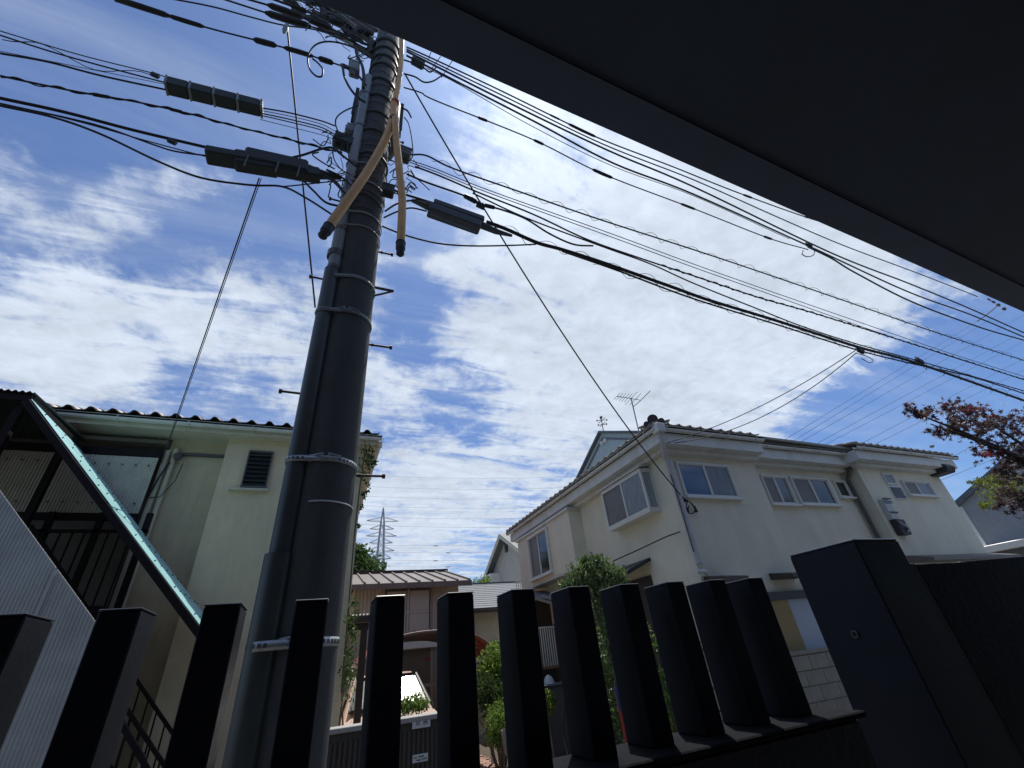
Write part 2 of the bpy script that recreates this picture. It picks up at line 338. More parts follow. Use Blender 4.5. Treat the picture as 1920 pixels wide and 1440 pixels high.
def text_obj(name, s, m, parent, O, width_dir, size, depth=.002):
    cu = bpy.data.curves.new(name, 'FONT'); cu.body = s; cu.size = size; cu.extrude = depth; cu.align_x = 'CENTER'; cu.align_y = 'CENTER'
    t = bpy.data.objects.new(name, cu); C.objects.link(t)
    bpy.context.view_layer.update()
    dg = bpy.context.evaluated_depsgraph_get(); me = bpy.data.meshes.new_from_object(t.evaluated_get(dg))
    bpy.data.objects.remove(t); o = bpy.data.objects.new(name, me); C.objects.link(o); me.materials.clear(); me.materials.append(MATS[m])
    o.parent = parent; o.location = tuple(np.array(O)-OFF[parent.name])
    o.rotation_euler = (math.pi/2, 0, 0); return o

G = -1.75      # street level below the eye
# ------------------------------------------------------------------ ground
struct(MB().box(-400, 400, -60, 900, G-.5, G-.02), 'ground', 'ground_far')
struct(MB().box(-60, 60, 1.7, 5.35, G-.3, G), 'road', 'asphalt')
mb = MB(); mb.box(-60, 60, 1.5, 1.7, G-.3, G+.12); struct(mb, 'kerb', 'concrete')
struct(MB().box(-60, 60, -6, 1.3, G-.3, -1.2), 'terrace', 'terrace_stone')
struct(MB().box(-.5, 5.7, 6.4, 16, G-.2, G+.02), 'garden_soil', 'soil')
struct(MB().box(3.75, 5.3, 6.45, 9.9, G-.1, G+.03), 'gravel_bed', 'gravel')
struct(MB().box(-.4, 2.6, 6.6, 16, G-.1, G+.16), 'driveway', 'concrete')
# brick path
bp_ = MB().box(2.75, 3.7, 6.5, 13, G-.1, G+.024); brick_path = struct(bp_, 'path', 'soil')
bmesh_cache = {}
def brick_mesh(m):
    if m in bmesh_cache: return bmesh_cache[m]
    me = bpy.data.meshes.new('brick'); b = MB().box(-.1, .1, -.048, .048, 0, .04); me.from_pydata(b.v, [], b.f)
    bm = bmesh.new(); bm.from_mesh(me); bmesh.ops.bevel(bm, geom=list(bm.edges), offset=.005, segments=1, affect='EDGES'); bm.to_mesh(me); bm.free()
    me.materials.append(MATS[m]); bmesh_cache[m] = me; return me
for j in range(30):
    for i in range(4):
        y = 8.9+j*.105; x = 2.78+.11+i*.22+(.11 if j % 2 else 0)
        if x > 3.68: continue
        o = bpy.data.objects.new('brick', brick_mesh(random.choice(['brick', 'brick', 'brick_b']))); C.objects.link(o); o.parent = brick_path
        o.location = tuple(np.array([x, y, G+.018+random.uniform(0, .008)])-OFF[brick_path.name]); o.rotation_euler = (random.uniform(-.02, .02), random.uniform(-.02, .02), random.uniform(-.04, .04))
# stepping stones
for k, (x, y, w, d) in enumerate([(4.3, 10.35, .9, .45), (4.55, 11.1, .8, .5)]):
    mb = MB(); n = 9; poly = [(x+w/2*math.cos(2*math.pi*i/n)*random.uniform(.85, 1.05), y+d/2*math.sin(2*math.pi*i/n)*random.uniform(.85, 1.05), G) for i in range(n)]
    mb.prism(poly, (0, 0, .09)); o = mb.build('stepping_stone', 'concrete', bevel=.01)
    tag(o, ['flat pale stepping stone at the edge of the gravel bed', 'flat pale stepping stone behind a strip of grass, nearer the flower pots'][k], 'stone', 'stepping stones')

# ------------------------------------------------------------------ own building behind the camera: canopy overhead and wall
e0 = onZ(820, 102, 1.6); e1 = onZ(1920, 585, 1.6); ed = (e1-e0)/np.linalg.norm(e1-e0)
i0 = onZ(987, 80, 1.6); i1 = onZ(1920, 539, 1.6); idd = (i1-i0)/np.linalg.norm(i1-i0)
A0 = e0-ed*3.5; A1 = e0+ed*9; B0 = i0-idd*3.5; B1 = i0+idd*9
cp = thing('entrance_canopy', 'black entrance canopy jutting overhead with a paler outer edge strip', 'canopy', (2, .6, 1.6))
mb = MB(); mb.prism([A0, A1, B1, B0], (0, 0, .22)); mb.build('edge_beam', 'soffit_edge', cp)
wall_y = -1.8
mb = MB(); mb.prism([B0+[0, 0, .02], B1+[0, 0, .02], [B1[0], wall_y, 1.62], [B0[0], wall_y, 1.62]], (0, 0, .18)); mb.build('soffit_panel', 'soffit', cp)
ob = MB().box(-8, 10, wall_y-.3, wall_y-.02, -1.2, 6).build('unseen_house_wall', 'black_wall'); tag(ob, 'unseen dark house wall under the entrance canopy, added to keep light off the black fence', 'wall')  # unseen wall, put in to cut the light on the picket fronts

# ------------------------------------------------------------------ black picket fence
fence = thing('picket_fence', 'black fence of square upright pickets on a low black wall', 'fence', (.3, 1.05, -1.2))
mb = MB().box(-1.6, 1.285, .94, 1.105, -1.2, -.205); mb.build('base_wall', 'black_wall', fence, bevel=.006)
mb = MB().box(-1.62, 1.30, .925, 1.115, -.203, -.190); mb.build('coping', 'black_matte', fence, bevel=.003)
k0 = -.180-.1478*9
for k in range(19):
    x = k0+.1478*k
    if x+.058 > 1.32 or x < -1.55: continue
    pk = MB().box(x, x+.058, 1.0, 1.1, -.190, .1285).build('picket', 'black_paint', fence, bevel=.0025)
    MB().box(x-.0006, x+.0586, .9994, 1.1006, .129, .1322).build('cap', 'cap_metal', pk, bevel=.0012)
# pillar and louvred gate
pil = thing('gate_pillar', 'wide black square gate pillar, taller than the pickets', 'pillar', (1.75, 1.08, -1.2))
MB().box(1.63, 1.868, .952, 1.203, -1.2, .222).build('shaft', 'black_paint', pil, bevel=.004)
MB().box(1.6305, 1.8675, .9525, 1.2025, .2225, .230).build('cap', 'cap_metal', pil, bevel=.003)
c_ = onX(1605, 1189, 1.63); mb = MB(); mb.tube([[1.63, c_[1], c_[2]], [1.622, c_[1], c_[2]]], .011, 16); mb.build('lock_button', 'alu_dark', pil)
mb = MB(); mb.tube([[1.622, c_[1], c_[2]], [1.6205, c_[1], c_[2]]], .0075, 12); mb.build('lock_core', 'black_paint', pil)
gt = thing('slatted_gate', 'black gate of closely set upright slats to the right of the pillar', 'gate', (2.6, 1.05, -1.2))
MB().box(1.93, 1.99, 1.0, 1.05, -1.15, .153).build('stile', 'black_paint', gt, bevel=.002)
MB().box(1.93, 4.6, 1.032, 1.05, -.25, -.2).build('rail', 'black_paint', gt)
for k in range(27):
    x = 1.994+k*.098
    mb = MB(); mb.obox([x, 1.0, -1.15], [.0975, -.014, 0], [.006, .028, 0], [0, 0, 1.300+(.0 if k < 3 else .004+.0022*(k-3))]); mb.build('slat', 'slat_paint', gt, bevel=.002)

# ------------------------------------------------------------------ utility pole
PY = 2.6; pc = np.array([-.026*1.0, PY+.17])
pole = thing('utility_pole', 'tall grey concrete utility pole rising in front of the houses', 'pole', (pc[0], pc[1], G))
pr_ = .165; H = 8.6
mb = MB(); mb.lathe((pc[0], pc[1], 0), [(pr_+.012, G), (pr_+.004, 1.5), (pr_-.004, 4), (pr_-.012, H), (0.001, H+.02)], 40); mb.build('shaft', 'pole_concrete', pole)
cx, cy = pc[0]-.166, pc[1]-.085
mb = MB(); mb.tube([(cx, cy, G), (cx, cy, 2.72)], .062, 20); mb.build('conduit', 'conduit', pole, label='thick grey plastic pipe strapped to the left side')
mb = MB(); mb.tube([(cx-.006, cy-.004, G), (cx-.006, cy-.004, .575)], .073, 20); mb.build('conduit_sleeve', 'conduit', pole)
mb = MB(); mb.tube([(cx+.004, cy-.01, 2.6), (cx+.010, cy-.012, 6.0)], .050, 16); mb.build('upper_conduit', 'conduit_light', pole)
for z in (2.71, 3.18, 3.62, 4.15, 4.85, 5.55):
    mb = MB(); mb.tube([(cx+.008, cy-.01, z), (cx+.008, cy-.01, z+.035)], .055, 16); mb.build('coupling', 'alu_dark', pole)
def band(px_, py_, h, m='galv', holes=True, ang=(-2.9, .1), grow=.004, parent=pole, slots=16):
    z = onY(px_, py_, pc[1]-pr_)[2]; r = pr_+grow+.006
    mb = MB(); mb.lathe((pc[0], pc[1], z), [(r-.006, 0), (r, 0), (r, h), (r-.006, h)], 44, (ang[0], ang[1]))
    b = mb.build('steel_band', m, parent)
    if holes:
        mb = MB()
        for k in range(slots):
            a = ang[0]+.35+(ang[1]-ang[0]-.5)*(k+.5)/slots
            if abs(a+1.65) < .33: continue
            p = np.array([pc[0]+(r-.001)*math.cos(a), pc[1]+(r-.001)*math.sin(a), z+h*.3]); t = np.array([-math.sin(a), math.cos(a), 0]); n = np.array([math.cos(a), math.sin(a), 0])
            mb.obox(p-t*.006, t*.012, (0, 0, h*.4), n*.0016)
        mb.build('slot', 'alu_dark', b, kind='stuff')
    return z
def hull_path(grow, with_conduit=True, n=64):
    """closed outline of the shaft and the conduit beside it, wrapped tight like a strap"""
    pts = [(pc[0]+(pr_+.002+grow)*math.cos(t), pc[1]+(pr_+.002+grow)*math.sin(t)) for t in np.linspace(0, 2*math.pi, n, False)]
    if with_conduit: pts += [(cx+(with_conduit+grow)*math.cos(t), cy+(with_conduit+grow)*math.sin(t)) for t in np.linspace(0, 2*math.pi, 32, False)]
    pts = sorted(set(pts)); lo = []
    def half(ps):
        h = []
        for p in ps:
            while len(h) > 1 and (h[-1][0]-h[-2][0])*(p[1]-h[-2][1])-(h[-1][1]-h[-2][1])*(p[0]-h[-2][0]) <= 0: h.pop()
            h.append(p)
        return h[:-1]
    return half(pts)+half(pts[::-1])
def strap(y_img, h, m, rc, slots=True, parent=pole, x_img=600, buckle=True):
    z = onY(x_img, y_img, pc[1]-pr_)[2]
    o_, i_ = hull_path(.006, rc), hull_path(.001, rc)
    n = len(o_); mb = MB(); vs = [(x, y, z) for x, y in o_]+[(x, y, z+h) for x, y in o_]
    i2 = [(c_[0]+(x-c_[0])*.97, c_[1]+(y-c_[1])*.97) for x, y in o_ for c_ in (pc,)]
    vs += [(x, y, z) for x, y in i2]+[(x, y, z+h) for x, y in i2]
    fs = []
    for k in range(n):
        j = (k+1) % n; fs += [(k, j, n+j, n+k), (n+k, n+j, 3*n+j, 3*n+k), (2*n+k, 2*n+j, j, k)]
    mb.add(vs, fs, True); b_ = mb.build('steel_band', m, parent)
    if slots:
        pts = [np.array([x, y]) for x, y in o_]; L_ = [0]
        for k in range(n): L_.append(L_[-1]+np.linalg.norm(pts[(k+1) % n]-pts[k]))
        tot = L_[-1]; mb = MB(); s_ = 0
        while s_ < tot:
            k = int(np.searchsorted(L_, s_, 'right'))-1; k = min(k, n-1); t = (s_-L_[k])/(L_[k+1]-L_[k]+1e-9); p = pts[k]*(1-t)+pts[(k+1) % n]*t
            d = pts[(k+1) % n]-pts[k]; d /= np.linalg.norm(d)+1e-9; nn_ = np.array([d[1], -d[0]])
            cen = abs(p[0]-(pc[0]-.04)) > .10
            if p[1] < pc[1]+.05 and cen: mb.obox([p[0]-d[0]*.006, p[1]-d[1]*.006, z+h*.3], [d[0]*.014, d[1]*.014, 0], [0, 0, h*.46], [nn_[0]*.0016, nn_[1]*.0016, 0])
            s_ += .026
        mb.build('slot', 'alu_dark', b_, kind='stuff')
    if buckle:
        mb = MB(); r = pr_+.017
        for sd_ in (-1, 1):
            a0 = -1.68+sd_*.10; a1 = -1.68+sd_*.50
            q0 = np.array([pc[0]+r*math.cos(a0), pc[1]+r*math.sin(a0), z+.004]); q1 = np.array([pc[0]+r*math.cos(a1), pc[1]+r*math.sin(a1), z+.002])
            for dz in (0, h): mb.bar(q0+[0, -.003, dz+.004], q1+[0, 0, dz], .007, .008)
            mb.bar(q0+[0, -.003, 0], q0+[0, -.003, h+.008], .011); mb.bar(q1+[0, 0, -.002], q1+[0, 0, h+.002], .007)
        q = np.array([pc[0]+(r+.004)*math.cos(-1.68), pc[1]+(r+.004)*math.sin(-1.68), z+h*.55])
        mb.tube([q-[.036, 0, 0], q+[.036, 0, 0]], .0055, 8); mb.build('buckle', m, parent)
    return z
z1 = strap(1212, .042, 'galv', .073)
z2 = strap(864, .034, 'galv', .062)
z3 = strap(577, .03, 'galv_dull', .062)
z4 = strap(508, .03, 'galv_dull', .05, buckle=False)
band(640, 942, .009, 'galv', False, (-2.0, .25))
for y_, h_ in ((405, .02), (430, .012), (345, .015), (360, .015), (310, .012)): strap(y_, h_, 'galv_dull', .05, slots=(y_ == 405), buckle=False, x_img=700)
# scuffs and a lap joint sleeve on the conduit
mb = MB(); mb.tube([(cx, cy, onY(608, 480, cy)[2]), (cx, cy, onY(608, 480, cy)[2]+.06)], .0655, 20); mb.build('coupling', 'conduit', pole)
# step bolts
for px_, py_, side in ((722, 893, 1), (735, 652, 1), (523, 733, -1), (580, 518, -1), (617, 372, -1), (737, 478, 1), (757, 268, 1), (648, 236, -1)):
    yb = pc[1] if side > 0 else pc[1]+.02
    p = onY(px_, py_, yb); q = np.array([pc[0]+side*(pr_-.01), yb, p[2]-.003])
    mb = MB(); mb.tube([q, p], .0085, 8); d = (p-q)/np.linalg.norm(p-q); mb.tube([p-d*.018, p], .017, 8); mb.tube([q+d*.03, q+d*.045], .013, 6); mb.build('step_bolt', 'bolt_metal', pole)
# small triangular bracket
a = onY(708, 540, pc[1]); b = onY(738, 546, pc[1]); c = onY(706, 556, pc[1]); a[0] = c[0] = pc[0]+pr_-.005
mb = MB(); mb.bar(a, b, .018, .014); mb.bar(c, b, .012, .012); mb.build('bracket', 'bolt_metal', pole)
# yellow pole-side wire covers
def cover(pts, Y, r, label, name='wire_cover', cap=True):
    w = cr_spline([onY(x, y, Y) for x, y in pts], 8)
    o = thing(name, label, 'tube', w[-1], 'orange cable covers hanging from the pole top')
    mb = MB(); mb.tube(w, r, 14); mb.build('sleeve', 'orange_tube', o)
    mb = MB(); n = np.array([0, -1., 0]); mb.tube([p+n*(r*.97) for p in w[1:-1]], r*.12, 5); mb.build('seam', 'orange_tube', o)
    if cap:
        d = w[-1]-w[-2]; d /= np.linalg.norm(d)
        mb = MB(); mb.tube([w[-1]-d*.05, w[-1]+d*.02], r*1.12, 14); mb.tube([w[-1]+d*.02, w[-1]+d*.035, w[-1]+d*.075, w[-1]+d*.09], [r*1.12, r*.85, r*.95, r*.6], 14); mb.build('end_cap', 'closure', o)
        mb = MB(); mb.tube([w[-1]-d*.055, w[-1]-d*.048], r*1.2, 14); mb.build('clamp_ring', 'cable', o)
    return o
cover([(753, 62), (752, 110), (748, 150), (741, 190), (738, 226)], 2.50, .030, 'weathered orange cable cover hugging the top of the pole, above the fork', cap=False)
cover([(739, 190), (736, 222), (722, 262), (690, 320), (650, 378), (612, 432)], 2.44, .037, 'long orange cable cover slanting down left across the pole')
cover([(741, 222), (743, 262), (749, 320), (754, 370), (753, 420), (751, 464)], 2.40, .034, 'orange cable cover hanging straight down on the right of the pole')
p = onY(739, 226, 2.43); mb = MB(); mb.tube([p-[0, 0, .02], p+[0, 0, .03]], .05, 12); o = mb.build('tie_band', 'closure'); tag(o, 'dark band tying the two orange cable covers together at the fork', 'band')
p = onY(741, 192, 2.43); mb = MB(); mb.tube([p-[0, 0, .014], p+[0, 0, .014]], .043, 12); o = mb.build('tape_wrap', 'red_tape'); tag(o, 'ring of red tape round the orange cable cover above the fork', 'tape')

# transformer behind the pole
tz0 = onY(712, 262, pc[1]+.3)[2]; tf = thing('pole_transformer', 'dark drum transformer mounted behind the pole below the top', 'transformer', (pc[0], pc[1]+.42, tz0))
mb = MB(); mb.lathe((pc[0]-.0, pc[1]+.40, tz0), [(.02, -.02), (.20, 0), (.27, .06), (.29, .16), (.29, .95), (.26, 1.0), (.02, 1.02)], 32); mb.build('drum', 'closure', tf)
for s_ in (-1, 1):
    mb = MB()
    for k in range(4): mb.box(pc[0]+s_*.28-.02, pc[0]+s_*.28+.02, pc[1]+.2+k*.1, pc[1]+.215+k*.1, tz0+.2, tz0+.85)
    mb.build('cooling_fin', 'closure', tf)
mb = MB(); mb.bar((pc[0]-.15, pc[1]+.12, tz0+.3), (pc[0]+.15, pc[1]+.12, tz0+.3), .04); mb.bar((pc[0]-.15, pc[1]+.12, tz0+.8), (pc[0]+.15, pc[1]+.12, tz0+.8), .04); mb.build('hanger', 'galv_dull', tf)
# clamps and straps wrapped round the shaft near the top
mb = MB()
for k in range(26):
    z = onY(720, 400-k*12, pc[1]-pr_)[2] if k < 24 else 6.4
    tilt = random.uniform(-.07, .07); r = pr_+random.uniform(.004, .012)
    a0 = random.uniform(-3.2, -1.9); a1 = a0+random.uniform(1.0, 2.6)
    pts = [(pc[0]+r*math.cos(a0+(a1-a0)*t), pc[1]+r*math.sin(a0+(a1-a0)*t), z+tilt*math.cos(a0+(a1-a0)*t)+random.uniform(-.004, .004)) for t in np.linspace(0, 1, 12)]
    mb.tube(pts, random.uniform(.003, .008), 5)
mb.build('wrapped_wires', 'cable_thin', pole, kind='stuff', label='thin wires and clips wrapped round the upper shaft')
for k, (y, h) in enumerate([(72, .10), (88, .07), (104, .08), (120, .05), (150, .07), (182, .05), (215, .03), (250, .04), (295, .03)]):
    z = onY(722, y, pc[1]-pr_)[2]
    mb = MB(); mb.lathe((pc[0], pc[1], z), [(pr_-.01, 0), (pr_+.012, .004), (pr_+.012, h), (pr_-.01, h+.004)], 40); mb.build('collar', 'closure', pole)
# ------------------------------------------------------------------ junction boxes and arms at the pole
def boxthing(name, px_, py_, Y, w, h, d, m, label, cat, roll=0, lid=None, group=None):
    c = onY(px_, py_, Y); o = thing(name, label, cat, c, group)
    R_ = np.array([[math.cos(roll), 0, math.sin(roll)], [0, 1, 0], [-math.sin(roll), 0, math.cos(roll)]])
    a, b_, e = R_@[w, 0, 0], R_@[0, d, 0], R_@[0, 0, h]
    MB().obox(c-a/2-b_/2-e/2, a, b_, e).build('case', m, o, bevel=min(w, h, d)*.12)
    MB().obox(c-a*.53-b_*.53+e*.34, a*1.06, b_*1.06, e*.16).build('lid', m if lid is None else lid, o, bevel=min(w, h, d)*.05)
    mb = MB(); mb.tube([c-e*.5-a*.2, c-e*.62-a*.2], w*.09, 8); mb.tube([c-e*.5+a*.2, c-e*.62+a*.2], w*.09, 8); mb.build('gland', 'cable', o); return o
boxthing('terminal_box', 645, 268, 2.7, .20, .13, .12, 'closure', 'squat black terminal box on the left of the pole below the transformer', 'box', .2)
boxthing('terminal_box', 657, 246, 2.75, .09, .13, .1, 'galv_dull', 'small grey terminal box on top of the black one left of the pole', 'box', .15)
boxthing('terminal_box', 756, 290, 2.7, .15, .15, .12, 'closure_grey', 'grey terminal box on the right of the pole beside the orange cover', 'box', .1)
boxthing('terminal_box', 728, 358, 2.5, .10, .12, .08, 'closure', 'small black clamp box on the right of the pole where the main cable leaves', 'box', 0)
boxthing('terminal_box', 664, 130, 2.75, .12, .22, .12, 'galv_dull', 'grey box beside the conduit near the very top of the pole', 'box', -.1)
boxthing('terminal_box', 783, 118, 2.75, .17, .07, .1, 'closure', 'flat black box on the wires just right of the pole top', 'box', .35)

# arm rack with insulators at the pole top left
rk = thing('cross_arm', 'steel cross arm with clamps and insulators at the pole top', 'cross arm', onY(700, 70, 2.7))
for (a, b, w_) in (((560, -25), (700, 62), .05), ((600, 8), (705, 85), .07), ((548, 18), (690, 98), .05), ((585, 22), (700, 76), .06), ((618, 55), (698, 104), .05), ((600, -8), (708, 58), .04)):
    mb = MB(); mb.bar(onY(*a, 2.78), onY(*b, 2.78), w_, .05); mb.build('arm', 'alu_dark', rk)
for k in range(20):
    t = (k%10)/9; p = onY(562+t*132, -8+t*84+random.uniform(-10, 22), 2.72); q = p+(np.array([random.uniform(-.03, .03), 0, .22]) if k % 2 else np.array([-.26, 0, .10]))
    mb = MB(); mb.tube([p, p*.7+q*.3, p*.5+q*.5, p*.3+q*.7, q], [.018, .045, .03, .045, .015], 10); mb.build('insulator', random.choice(['cable', 'closure', 'vent_dark', 'closure']), rk)
mb = MB(); mb.bar(onY(628, 68, 2.66), onY(662, 84, 2.66), .028, .012); mb.build('clamp_plate', 'galv', rk)
mb = MB(); mb.bar(onY(640, 30, 2.66), onY(668, 52, 2.66), .05, .02); mb.build('clamp_plate', 'galv_dull', rk)

# ------------------------------------------------------------------ cables
def cable(label, pts, Y, px_w, m='cable', name='cable', group=None, Y1=None, seg=7, n=6, knobs=(), parts=None, helix=None, cat='cable'):
    """polyline in the vertical plane of the street wires; px_w = thickness as seen"""
    Y1 = Y if Y1 is None else Y1; k = len(pts)-1
    w = [onY(x, y, Y+(Y1-Y)*(i/k)) for i, (x, y) in enumerate(pts)]
    sp = cr_spline(w, seg)
    dep = np.mean([p@F for p in sp]); r = .5*px_w*dep/f_px
    r0 = .5*px_w*np.median([p@F for p in sp])/f_px
    mb = MB(); mb.tube(sp, r0, n); wrap = bool(knobs or helix)
    if not wrap: o = mb.build(name, m); tag(o, label, cat, group); return o
    o = thing(name, label, cat, sp[len(sp)//2], group); mb.build('core', m, o)
    L_ = np.cumsum([0]+[np.linalg.norm(sp[i+1]-sp[i]) for i in range(len(sp)-1)])
    def atl(s): return np.array([np.interp(s, L_, [p[j] for p in sp]) for j in range(3)])
    if helix:
        pitch, amp, rw, s0 = helix; M_ = int((L_[-1]-s0)/pitch*12); pts_h = []
        for i in range(max(M_, 2)):
            s = s0+i*pitch/12; p = atl(s); d = atl(min(s+.02, L_[-1]))-atl(max(s-.02, 0)); d /= np.linalg.norm(d)
            a = np.array([0, 1., 0]); b = np.cross(d, a); an = 2*math.pi*i/12; am = amp*(1+.25*math.sin(i*.13)+.15*math.sin(i*.71))
            pts_h.append(p+am*(a*math.cos(an)+b*math.sin(an)))
        mb = MB(); mb.tube(pts_h, rw, 4); mb.build('spiral_hanger', m, o)
    for (fx, fl, fr) in knobs:    # screen x of centre, length m, radius m
        xs = []
        for p in sp:
            z = p@F; xs.append(960+f_px*(p@R2)/z)
        s = float(np.interp(fx, xs, L_)) if xs[-1] > xs[0] else float(np.interp(fx, xs[::-1], L_[::-1]))
        q = [atl(max(s-fl/2, 0)), atl(s-fl*.38), atl(s), atl(s+fl*.38), atl(s+fl/2)]
        mb = MB(); mb.tube(q, [fr*.4, fr, fr*1.08, fr, fr*.4], 8); mb.build('splice_sleeve', m, o)
    return o
PW = 2.6
gR = 'wires running right along the street from the pole'
gL = 'wires running left along the street from the pole'
cable('uppermost wire right of the pole, with black splice sleeves, vanishing behind the canopy edge', [(762, 88), (820, 114), (935, 168), (1045, 222), (1130, 262), (1260, 312), (1383, 361), (1520, 410), (1600, 432)], PW+.25, 2.4, knobs=[(1092, .55, .022), (1040, .2, .015), (1402, .25, .02), (1512, .12, .016)], group=gR)
cable('second wire from the canopy edge, right of the pole', [(762, 92), (940, 178), (1130, 270), (1300, 337), (1460, 408), (1581, 460), (1720, 512), (1833, 556)], PW+.2, 2.0, group=gR)
cable('twisted black wire third from the canopy edge', [(762, 96), (940, 186), (1140, 282), (1300, 350), (1558, 474), (1703, 531), (1810, 575), (1920, 624)], PW+.15, 2.8, group=gR)
cable('black wire with a tangle of clamps halfway to the right edge', [(762, 104), (870, 160), (1010, 232), (1150, 306), (1300, 364), (1520, 463), (1700, 546), (1820, 590), (1920, 632)], PW+.1, 3.0, group=gR)
cable('hair-thin wire just under the clamped wire right of the pole', [(800, 128), (860, 158), (1000, 238), (1150, 312), (1300, 367), (1480, 448)], PW+.1, 1.3, 'cable_thin', group=gR)
cable('slack black cable dipping away below the clamps towards the right edge', [(1515, 463), (1560, 485), (1603, 511), (1710, 566), (1835, 613), (1920, 638)], PW+.05, 2.8, group=gR)
cable('long sleeved wire crossing the cloud below the top bundle', [(757, 164), (790, 174), (820, 190), (1000, 262), (1130, 326), (1300, 391), (1440, 446), (1515, 468)], PW+.05, 2.2, knobs=[(905, .14, .018), (1010, .16, .018), (1130, .34, .022), (1290, .3, .018), (1440, .2, .018)], group=gR)
cable('cable with a thin spiral hanger wound along its whole length', [(770, 290), (800, 292), (850, 316), (970, 358), (1120, 410), (1300, 468), (1420, 508), (1610, 573), (1760, 625), (1920, 676)], PW, 2.6, helix=(.34, .033, .0028, .25), group=gR)
cable('upper of two hair-thin parallel wires under the spiral cable', [(768, 300), (820, 318), (920, 358), (1140, 436), (1300, 495), (1450, 548), (1620, 607), (1780, 662), (1920, 706)], PW, 1.4, 'cable_thin', group=gR)
cable('lower of two hair-thin parallel wires under the spiral cable', [(768, 304), (820, 323), (920, 363), (1140, 442), (1300, 501), (1450, 554), (1620, 614), (1780, 668), (1920, 711)], PW, 1.4, 'cable_thin', group=gR)
cable('black twisted cable leaving the lumpy clamp, above the thick main cable', [(778, 312), (830, 332), (895, 360), (1000, 402), (1101, 449), (1200, 484), (1300, 517), (1420, 557), (1532, 589), (1736, 653), (1920, 712)], PW, 2.8, helix=(.2, .012, .005, 3.0), group=gR)
cable('cable carrying a lumpy black clamp near the grey splice case', [(762, 326), (800, 342), (868, 366), (900, 382), (940, 393), (985, 410), (1030, 438), (1075, 458), (1112, 461)], PW-.02, 3.4, knobs=[(882, .16, .024), (918, .13, .02)], group=gR)
cable('thin cable between the twisted cable and the thick main cable', [(886, 362), (985, 408), (1126, 461), (1220, 495), (1300, 531), (1420, 579), (1507, 613), (1610, 646), (1720, 676), (1920, 733)], PW, 2.4, group=gR)
cable('thick black main cable wound with a spiral hanger, lowest of the street wires', [(912, 416), (950, 430), (1007, 455), (1054, 468), (1132, 493), (1257, 537), (1330, 563), (1455, 601), (1610, 651), (1720, 681), (1920, 751)], PW, 6.2, n=10, helix=(.42, .042, .003, .1), group=gR)
cable('thinner cable hugging the underside of the thick main cable', [(1054, 471), (1160, 508), (1300, 560), (1455, 608), (1610, 657), (1720, 684), (1820, 706), (1920, 738)], PW+.03, 2.8, helix=(.5, .03, .003, .4), group=gR)
cable('slack cable swinging from the pole to the thick main cable', [(716, 424), (760, 441), (820, 456), (883, 461), (960, 460), (1005, 458)], PW-.04, 3.2, group=gR)
# left side
cable('thick black cable sweeping to the upper left of the big splice case', [(0, 184), (120, 210), (250, 244), (390, 277)], PW, 6.0, n=10, group=gL)
cable('doubled black cable below the thick one, at the left edge', [(0, 194), (60, 207), (130, 222), (200, 240), (290, 272), (330, 284), (388, 292)], PW, 3.2, group=gL)
cable('thin cable under the thick one entering the big splice case', [(100, 216), (170, 234), (250, 257), (330, 279), (388, 294)], PW, 2.2, group=gL)
cable('slack black cable looping low below the big splice case', [(0, 198), (100, 220), (190, 252), (300, 304), (380, 334), (470, 347), (530, 350), (575, 372), (622, 402)], PW-.03, 4.0, n=8, group=gL)
cable('thin branch cable joining the slack loop to the pole', [(530, 350), (570, 346), (605, 342), (650, 338)], PW-.03, 2.4, group=gL)
cable('knotted black cable crossing the clear blue above the big splice case', [(0, 142), (60, 155), (150, 173), (250, 190), (350, 212), (450, 239), (560, 266), (630, 284)], PW, 3.2, knobs=[(190, .12, .013), (330, .10, .013)], helix=(.22, .010, .006, 0), group=gL)
cable('thick lower wire running into the segmented black box', [(0, 100), (90, 116), (190, 142), (310, 168)], PW, 3.6, group=gL)
cable('thin wire just above the one that enters the segmented box', [(0, 96), (140, 124), (320, 160)], PW, 1.2, 'cable_thin', group=gL)
cable('upper wire with a loose spiral, running into the segmented black box', [(0, 66), (100, 98), (200, 126), (310, 155)], PW, 2.8, group=gL, helix=(.62, .03, .004, 0))
cable('messenger wire above the loose spiral wire at the upper left', [(0, 58), (150, 103), (290, 138), (312, 146)], PW, 2.0, 'cable_thin', group=gL)
for k, (y0, y1) in enumerate([(202, 236), (207, 246), (212, 252), (216, 256), (224, 262)]):
    cable(['topmost', 'second', 'third', 'fourth', 'lowest'][k]+' of the five wires between the segmented box and the pole', [(488, y0), (540, y0+9+k), (600, y0+24+k), (628, y1)], PW, [2.6, 1.4, 2.2, 2.0, 1.2][k], 'cable' if k in (0, 2) else 'cable_thin', group='wires between segmented box and pole')
cable('sleeved black cable at the top left leading to the ring clamp', [(215, -3), (262, 12), (330, 34), (400, 55), (490, 78), (560, 97), (600, 110), (648, 126)], PW, 3.0, knobs=[(262, .5, .028), (350, .3, .022), (497, .22, .03), (560, .3, .026), (611, .16, .03)], group=gL)
cable('black cable second from the top left corner, ending in the pole clutter', [(318, -3), (400, 13), (470, 32), (530, 47), (600, 58), (690, 92)], PW+.05, 2.6, group=gL)
cable('black cable with a long bulging splice near the top edge', [(415, -3), (480, 18), (530, 34), (600, 55), (690, 84)], PW+.08, 3.0, knobs=[(541, .5, .04)], group=gL)
cable('cable with a bulging splice touching the top edge of the clutter', [(455, -4), (510, 12), (560, 30), (640, 62), (700, 88)], PW+.1, 3.4, knobs=[(536, .4, .038), (600, .3, .035)], group=gL)
